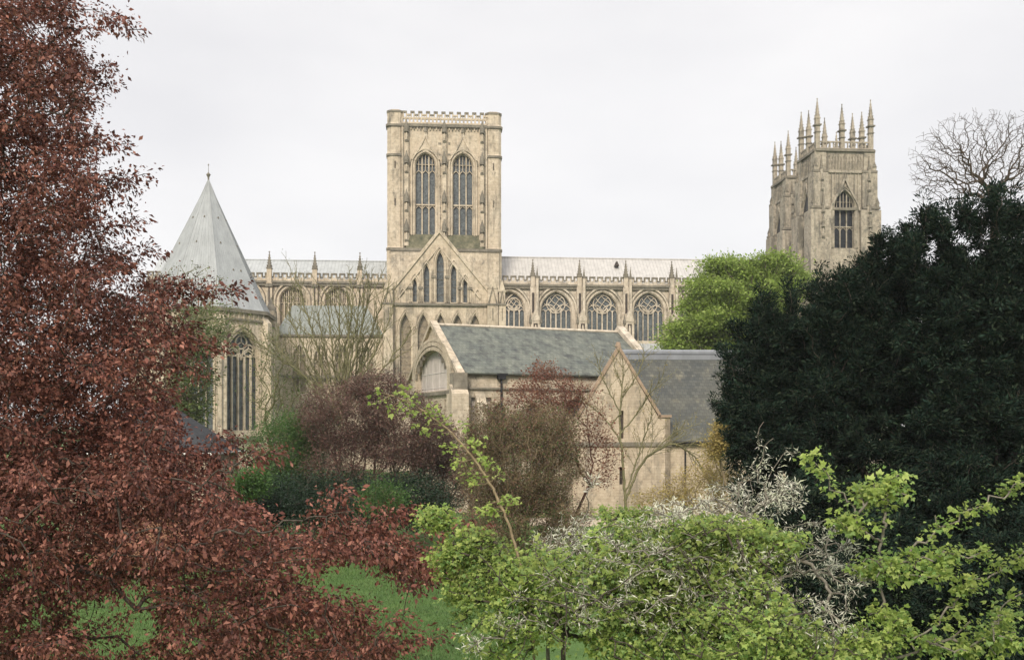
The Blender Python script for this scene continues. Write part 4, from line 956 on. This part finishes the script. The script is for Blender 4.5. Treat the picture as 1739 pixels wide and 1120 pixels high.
# --- ivy-clad tree beside the chapter house
Y = 118; b = P(325, 0, Y)*[1, 1, 0]
A = np.vstack([blob(325, 640, Y, 32, 95, 240, g, 3), blob(345, 560, Y, 38, 50, 110, g, 3), blob(300, 720, Y, 45, 60, 160, g, 3)])
tree('ivy_tree', 'narrow olive green tree against the chapter house', 'tree', [b, b+[0, 0, 6], b+[0, 0, 12]], A, dict(n=34, spread=.6, L=.30, asp=.55, mat=LF_IVY), B_OLIVE, bf=.5, rt=.03, rmax=.3, seed=42)
# --- bare trees on the left
Y = 108; b = P(285, 0, Y)*[1, 1, 0]
A = np.vstack([blob(325, 500, Y, 75, 55, 190, g, 4, .3), blob(380, 560, Y, 60, 50, 110, g, 3, .3)])
tree('bare_tree', 'bare twiggy tree in front of the conical chapter house roof', 'tree', [b, P(290, 700, Y), P(298, 580, Y)], A, dict(n=5, spread=.35, L=.22, asp=.5, mat=LF_IVY), B_OLIVE, bf=.5, rt=.028, rmax=.25, seed=43)
Y = 96; b = P(570, 0, Y)*[1, 1, 0]
stems = [[(578, 880), (577, 760), (578, 712)]]
for k, t in enumerate([(485, 525), (512, 498), (535, 535), (552, 505), (574, 508), (600, 496), (616, 530), (628, 492), (648, 505), (666, 540), (692, 572), (500, 580), (590, 530), (470, 590), (640, 560)]):
    stems.append([(578+(t[0]-578)*.06, 716), (578+(t[0]-578)*.42, 716-(716-t[1])*.42), (578+(t[0]-578)*.75, 716-(716-t[1])*.74), t])
stems.append([(560, 690), (520, 640), (470, 600), (432, 574)])
tree('coppiced_tree', 'leafless tree fanning many upright stems in front of the vestibule', 'tree', [b], None, dict(n=1, spread=.3, L=.13, asp=.5, mat=LF_IVY, frac=.35), B_OLIVE, rt=.018, rmax=.13, p=2.6, seed=44, skel=limbs(stems, Y, 44, 2, .26, 2, .8, .5, 3.0))
Y = 100; b = P(455, 0, Y)*[1, 1, 0]
A = np.vstack([blob(462, 640, Y, 50, 90, 260, g, 3, .2), blob(510, 690, Y, 60, 60, 160, g, 3, .2)])
tree('bare_tree', 'thin grey leafless tree beside the great chapter house window', 'tree', [b, P(455, 800, Y), P(457, 740, Y)], A, dict(n=8, spread=.6, L=.18, asp=.5, mat=LF_IVY), B_OLIVE, bf=.9, rt=.022, rmax=.18, seed=45)
# --- middle-distance shrubs
def shrub(name, label, px, Y, blobs, mat, bk, seed, n=40, L=.16, spread=.35, bf=1.2, rt=.012, asp=.5, cat='shrub', group=None, extra=None, base_px=None, **kw):
    g2 = np.random.default_rng(seed); b = P(px, 0, Y)*[1, 1, 0]
    A = np.vstack([blob(bb[0], bb[1], Y+(bb[6] if len(bb) > 6 else 0), bb[2], bb[3], bb[4], g2, bb[5] if len(bb) > 5 else None, .35) for bb in blobs]); A = A[A[:, 2] > .15]
    tree(name, label, cat, [b, b+[0, 0, .4]], A, dict(n=n, spread=spread, L=L, asp=asp, mat=mat, **kw), bk, bf=bf, rt=rt, rmax=.12, seed=seed, wn_='stem', ln='foliage', group=group, extra=extra)
shrub('purple_shrub', 'dusky purple shrub in bud below the leafless fan shaped tree', 620, 68, [(590, 705, 85, 62, 420), (690, 730, 75, 65, 340), (620, 790, 115, 60, 420), (640, 655, 50, 26, 110)], LF_PURPLE, B_RED, 51, n=62, L=.12, spread=.30)
shrub('purple_shrub', 'smaller reddish purple shrub tucked behind the arching green shoot', 735, 72, [(738, 760, 48, 50, 220), (760, 810, 60, 60, 260)], LF_PURPLE, B_RED, 57, n=60, L=.12, spread=.30)
shrub('green_shrub', 'soft mid green shrub below the great chapter house window', 480, 70, [(485, 770, 65, 75, 330), (530, 740, 45, 45, 140), (470, 830, 70, 50, 220)], LF_BUSH, B_OLIVE, 52, n=75, L=.115, spread=.45)
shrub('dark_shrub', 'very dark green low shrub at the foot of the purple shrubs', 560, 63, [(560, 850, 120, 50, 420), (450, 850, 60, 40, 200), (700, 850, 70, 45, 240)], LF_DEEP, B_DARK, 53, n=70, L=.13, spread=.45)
shrub('green_shrub', 'small bright green bush glowing under the dark shrubs', 650, 58, [(650, 845, 40, 28, 170)], LF_BUSH, B_OLIVE, 54, n=40, L=.11, spread=.4)
shrub('green_shrub', 'little leafy bush behind the copper branch tips', 425, 58, [(425, 820, 30, 22, 120)], LF_BUSH, B_OLIVE, 58, n=40, L=.15)
shrub('twiggy_shrub', 'tall olive brown twiggy shrub in front of the chapel wall', 880, 57, [(880, 790, 108, 90, 1000), (835, 735, 50, 55, 240), (930, 735, 60, 60, 260), (890, 880, 120, 60, 620)], LF_BROWN, B_TAN, 55, n=46, L=.085, spread=.2, bf=2.2, rt=.009, extra=[dict(n=16, spread=.25, L=.09, asp=.5, mat=LF_PURPLE), dict(n=9, spread=.25, L=.09, asp=.5, mat=LF_BUSH)])
shrub('rust_tree', 'slender small tree of sparse rust red leaves above the twiggy shrub', 965, 60, [(930, 660, 60, 38, 190), (900, 690, 75, 40, 130), (985, 700, 45, 50, 110), (925, 625, 22, 14, 40), (1015, 770, 38, 60, 130)], LF_RUST, B_RED, 56, n=16, L=.13, spread=.26, bf=2.0, rt=.008, cat='tree')
# small bare tree before the gable
Y = 74; b = P(1062, 0, Y)*[1, 1, 0]
br = [[(1063, 903), (1061, 830), (1056, 760), (1052, 725), (1054, 690), (1058, 650), (1058, 615)],
      [(1056, 752), (1030, 712), (1005, 690), (985, 672)], [(1053, 735), (1080, 705), (1100, 672), (1122, 645)], [(1053, 700), (1035, 665), (1022, 640), (1015, 612)], [(1056, 675), (1075, 650), (1090, 622), (1096, 598)],
      [(1062, 850), (1085, 790), (1110, 765), (1145, 750), (1180, 775), (1212, 830)], [(1064, 835), (1084, 770), (1098, 735), (1106, 705)], [(1057, 655), (1045, 630), (1042, 605)], [(1110, 765), (1150, 730), (1185, 722)]]
tree('bare_tree', 'small leafless tree standing in front of the pointed hall gable', 'tree', [b], None, dict(n=1, spread=.15, L=.10, asp=.5, mat=LF_YELLOW, frac=.4), B_OLIVE, rt=.009, rmax=.12, p=2.5, seed=62, skel=limbs(br, Y, 62, 2, .3, 2, .4, .3, 1.0))
shrub('yellow_shrub', 'yellow leaved bush against the dark yew beside the hall eaves', 1235, 62, [(1235, 740, 26, 30, 170), (1215, 760, 25, 22, 60)], LF_YELLOW, B_TAN, 63, n=34, L=.13, spread=.22)
shrub('twiggy_shrub', 'tan twiggy shrub along the foot of the hall wall', 1190, 66, [(1190, 830, 70, 45, 260), (1225, 800, 35, 45, 140), (1130, 850, 60, 25, 120)], LF_YELLOW, B_TAN, 64, n=20, L=.12, spread=.25, bf=1.4)
# --- foreground: fresh green saplings and pale silvery shrubs
def fore(name, label, chain, blobs, sprays, lf, bk, seed, bf=.4, rt=.006, rmax=.06, cat='tree', extra=None, bare=()):
    g2 = np.random.default_rng(seed)
    A = np.vstack([blob(b[0], b[1], b[2], b[3], b[4], b[5], g2, b[6], .2) for b in blobs]+[spray(a, c, y, n, g2, .035) for a, c, y, n in sprays])
    if bare:
        Bq = np.vstack([spray(a, c, y, n, g2, .008) for a, c, y, n in bare]); A = np.vstack([A, Bq])
        ok = lambda q: np.array([np.min(np.linalg.norm(Bq-x, axis=1)) > .004 for x in q], bool); lf = dict(lf, where=ok); extra = [dict(e, where=ok) for e in (extra or [])]
    tree(name, label, cat, chain, A, lf, bk, bf=bf, rt=rt, rmax=rmax, p=2.4, sides=6, seed=seed, extra=extra)
GL = dict(n=17, spread=.052, L=.036, asp=.85, mat=LF_GREEN, kind='tri', droop=.2, up=1.1, rand=.5)
G2 = dict(n=6, spread=.075, L=.032, asp=.8, mat=LF_GREEN2, kind='tri', droop=.3, up=1.0)
fore('green_sapling', 'light green leafy sapling filling the centre foreground beside the copper branch tips', [P(960, 0, 10.5)*[1, 1, 0], P(960, 1200, 10.5), P(955, 1060, 10.5), P(950, 1000, 10.5)],
     [(900, 965, 10.5, 95, 50, 120, .8), (1000, 1010, 10.3, 150, 90, 240, 1.0), (850, 1060, 10.3, 85, 70, 105, .7), (1120, 1010, 10.6, 120, 50, 130, .8), (1130, 1095, 10, 150, 60, 230, .9), (740, 878, 10.8, 30, 18, 34, .25), (1240, 900, 10.6, 80, 18, 60, .4), (1170, 965, 10.2, 170, 55, 230, .6), (1090, 915, 10.5, 110, 30, 90, .5), (1060, 872, 11, 60, 10, 34, .3), (800, 930, 10.6, 46, 30, 60, .3), (765, 950, 10.6, 36, 26, 34, .3), (850, 990, 10.3, 60, 40, 60, .4), (780, 1000, 10.4, 30, 24, 30, .3)],
     [((870, 970), (740, 880), 10.7, 9), ((960, 1000), (1180, 900), 10.4, 9), ((950, 1050), (1060, 990), 10.2, 6)], dict(GL), B_DARK, 71, extra=[dict(G2)], rmax=.03,
     bare=[((962, 1110), (960, 1000), 9.3, 8), ((960, 1000), (925, 965), 9.3, 5), ((935, 1060), (1000, 1025), 9.2, 6), ((1000, 1025), (1050, 995), 9.2, 5), ((1075, 975), (1200, 898), 9.2, 11), ((815, 940), (870, 1010), 9.3, 7), ((870, 1010), (920, 1020), 9.3, 5)])
Y = 10.5; sh = [(905, 1040), (878, 935), (862, 885), (840, 835), (812, 788), (780, 748), (745, 715), (712, 692), (680, 676), (645, 666)]
sh = [[(925, 2016)]+sh]; g2 = np.random.default_rng(76)
for q, (x, y_) in enumerate([(856, 870), (846, 850), (832, 822), (822, 800), (806, 780), (790, 760), (768, 735), (748, 718), (722, 697), (690, 680), (664, 671)]):
    for sg in (-1, 1): sh.append([(x, y_), (x+sg*g2.uniform(8, 15)-5, y_-sg*4-g2.uniform(-4, 8)), (x+sg*g2.uniform(14, 27)-6, y_-sg*6-g2.uniform(-8, 14))])
skl = limbs(sh, Y, 76, 0, .1, 0, .06, .3, .05)
TUFT = np.array([skl[0][i] for i in range(len(skl[0])) if i not in set(skl[1])])
tree('green_sapling', 'long thin arching green shoot with small leaf tufts, crossing in front of the twiggy shrub', 'tree', [P(925, 0, Y)*[1, 1, 0]], None,
     dict(GL, n=26, spread=.05, where=lambda q: np.array([np.min(np.linalg.norm(TUFT-x, axis=1)) < .02 for x in q], bool)), B_TAN, rt=.0035, rmax=.016, p=1.9, sides=6, seed=76, skel=skl)
fore('green_sapling', 'green leafy sapling low at the bottom of the picture below the pale shrub', [P(1330, 0, 9.6)*[1, 1, 0], P(1330, 1260, 9.6), P(1325, 1120, 9.6), P(1310, 1060, 9.6)],
     [(1250, 1055, 9.6, 140, 80, 240, .9), (1390, 1100, 9.6, 100, 45, 110, .8), (1320, 930, 10.2, 50, 30, 50, .4), (1200, 895, 10.2, 80, 22, 60, .5)], [((1330, 1060), (1230, 900), 9.8, 8), ((1300, 1080), (1120, 1010), 9.7, 7), ((1340, 1080), (1500, 1160), 9.6, 6)],
     dict(GL), B_DARK, 72, extra=[dict(G2)], rmax=.03, bare=[((1155, 930), (1235, 1030), 9.0, 10), ((1290, 950), (1370, 1040), 8.9, 10), ((1370, 1040), (1450, 1110), 8.9, 8)])
fore('green_sapling', 'open branched green sapling in front of the dark yews at bottom right', [P(1500, 0, 9.4)*[1, 1, 0], P(1500, 1260, 9.4), P(1500, 1120, 9.4), P(1502, 1020, 9.4)],
     [(1490, 960, 9.4, 40, 30, 20, .3), (1500, 1075, 9.3, 60, 45, 34, .4), (1575, 965, 9.2, 40, 16, 14, .3), (1690, 1070, 9.0, 50, 40, 22, .4), (1475, 838, 9.4, 22, 24, 14, .15), (1522, 830, 9.4, 18, 26, 14, .15), (1430, 890, 9.4, 30, 14, 12, .2), (1590, 1100, 9.2, 60, 20, 18, .3)],
     [((1500, 955), (1440, 850), 9.4, 8), ((1440, 850), (1368, 770), 9.4, 9), ((1500, 960), (1500, 880), 9.4, 5), ((1502, 880), (1515, 815), 9.4, 5), ((1500, 985), (1600, 890), 9.3, 9), ((1600, 890), (1740, 820), 9.2, 14), ((1560, 1090), (1640, 1000), 9.1, 9), ((1640, 1000), (1745, 930), 9.0, 11), ((1560, 950), (1680, 935), 9.2, 10), ((1610, 1130), (1745, 1010), 9.0, 10)],
     dict(GL, n=30, L=.042, spread=.05, frac=.5), B_GREY, 73, bf=.3, rmax=.014, extra=[dict(G2, n=8)])
PL = dict(n=15, spread=.03, L=.046, asp=.17, frac=.6, mat=LF_PALE, droop=-.15, radial=1.1, along=.3, rand=.45)
fore('silver_shrub', 'pale silvery shrub with narrow whitish leaves in the right foreground', [P(1280, 0, 10.9)*[1, 1, 0], P(1280, 1300, 10.9), P(1270, 1120, 10.9), P(1262, 960, 10.9)],
     [(1262, 850, 10.9, 75, 42, 110, .6), (1185, 875, 10.6, 80, 40, 130, .6), (1380, 930, 10.2, 75, 55, 120, .6), (1440, 985, 9.8, 50, 36, 60, .4), (1080, 925, 10.4, 100, 45, 120, .6), (1220, 960, 10.0, 170, 60, 100, .5), (1120, 985, 9.6, 240, 85, 190, .4), (1390, 1060, 9.4, 75, 45, 90, .4), (1330, 840, 10.8, 38, 34, 60, .4), (1180, 1060, 9.6, 130, 50, 50, .4), (1130, 880, 10.4, 60, 26, 60, .4)],
     [((1262, 900), (1240, 790), 10.9, 7), ((1262, 870), (1280, 800), 10.9, 5), ((1280, 800), (1290, 722), 10.9, 6), ((1285, 800), (1312, 745), 10.9, 5), ((1290, 800), (1355, 765), 10.9, 7), ((1330, 860), (1335, 820), 10.8, 4)],
     dict(PL), B_GREY, 74, cat='shrub', bf=.4, rt=.004, rmax=.03)
fore('silver_shrub', 'smaller pale silvery shrub among the green leaves in the centre foreground', [P(930, 0, 11.0)*[1, 1, 0], P(930, 1300, 11.0), P(930, 1100, 11.0), P(935, 1000, 11.0)],
     [(950, 925, 11.0, 55, 28, 60, .5), (1005, 905, 11.0, 55, 32, 60, .5), (880, 1045, 9.8, 60, 50, 40, .4), (800, 1090, 9.6, 26, 20, 16, .2), (990, 1010, 9.7, 100, 60, 50, .4), (1010, 820, 11.0, 12, 9, 8, .12)],
     [((935, 960), (912, 905), 11.0, 5), ((980, 900), (1005, 815), 11.0, 7), ((950, 940), (955, 885), 11.0, 4)],
     dict(PL), B_GREY, 75, cat='shrub', bf=.5, rt=.004, rmax=.03)

# ------------------------------------------------------------------ damp air
hm = bpy.data.materials.new('haze'); hm.use_nodes = True; ht = hm.node_tree; ht.nodes.clear()
ho = ht.nodes.new('ShaderNodeOutputMaterial'); hv = ht.nodes.new('ShaderNodeVolumePrincipled')
hv.inputs['Color'].default_value = (.93, .94, .96, 1); hv.inputs['Density'].default_value = .0002; hv.inputs['Anisotropy'].default_value = .2
ht.links.new(hv.outputs[0], ho.inputs['Volume'])
mb = MB(); mb.box(-3100, 3100, -320, 4100, -1, 96); tag(mb.build('haze', hm), kind='stuff')
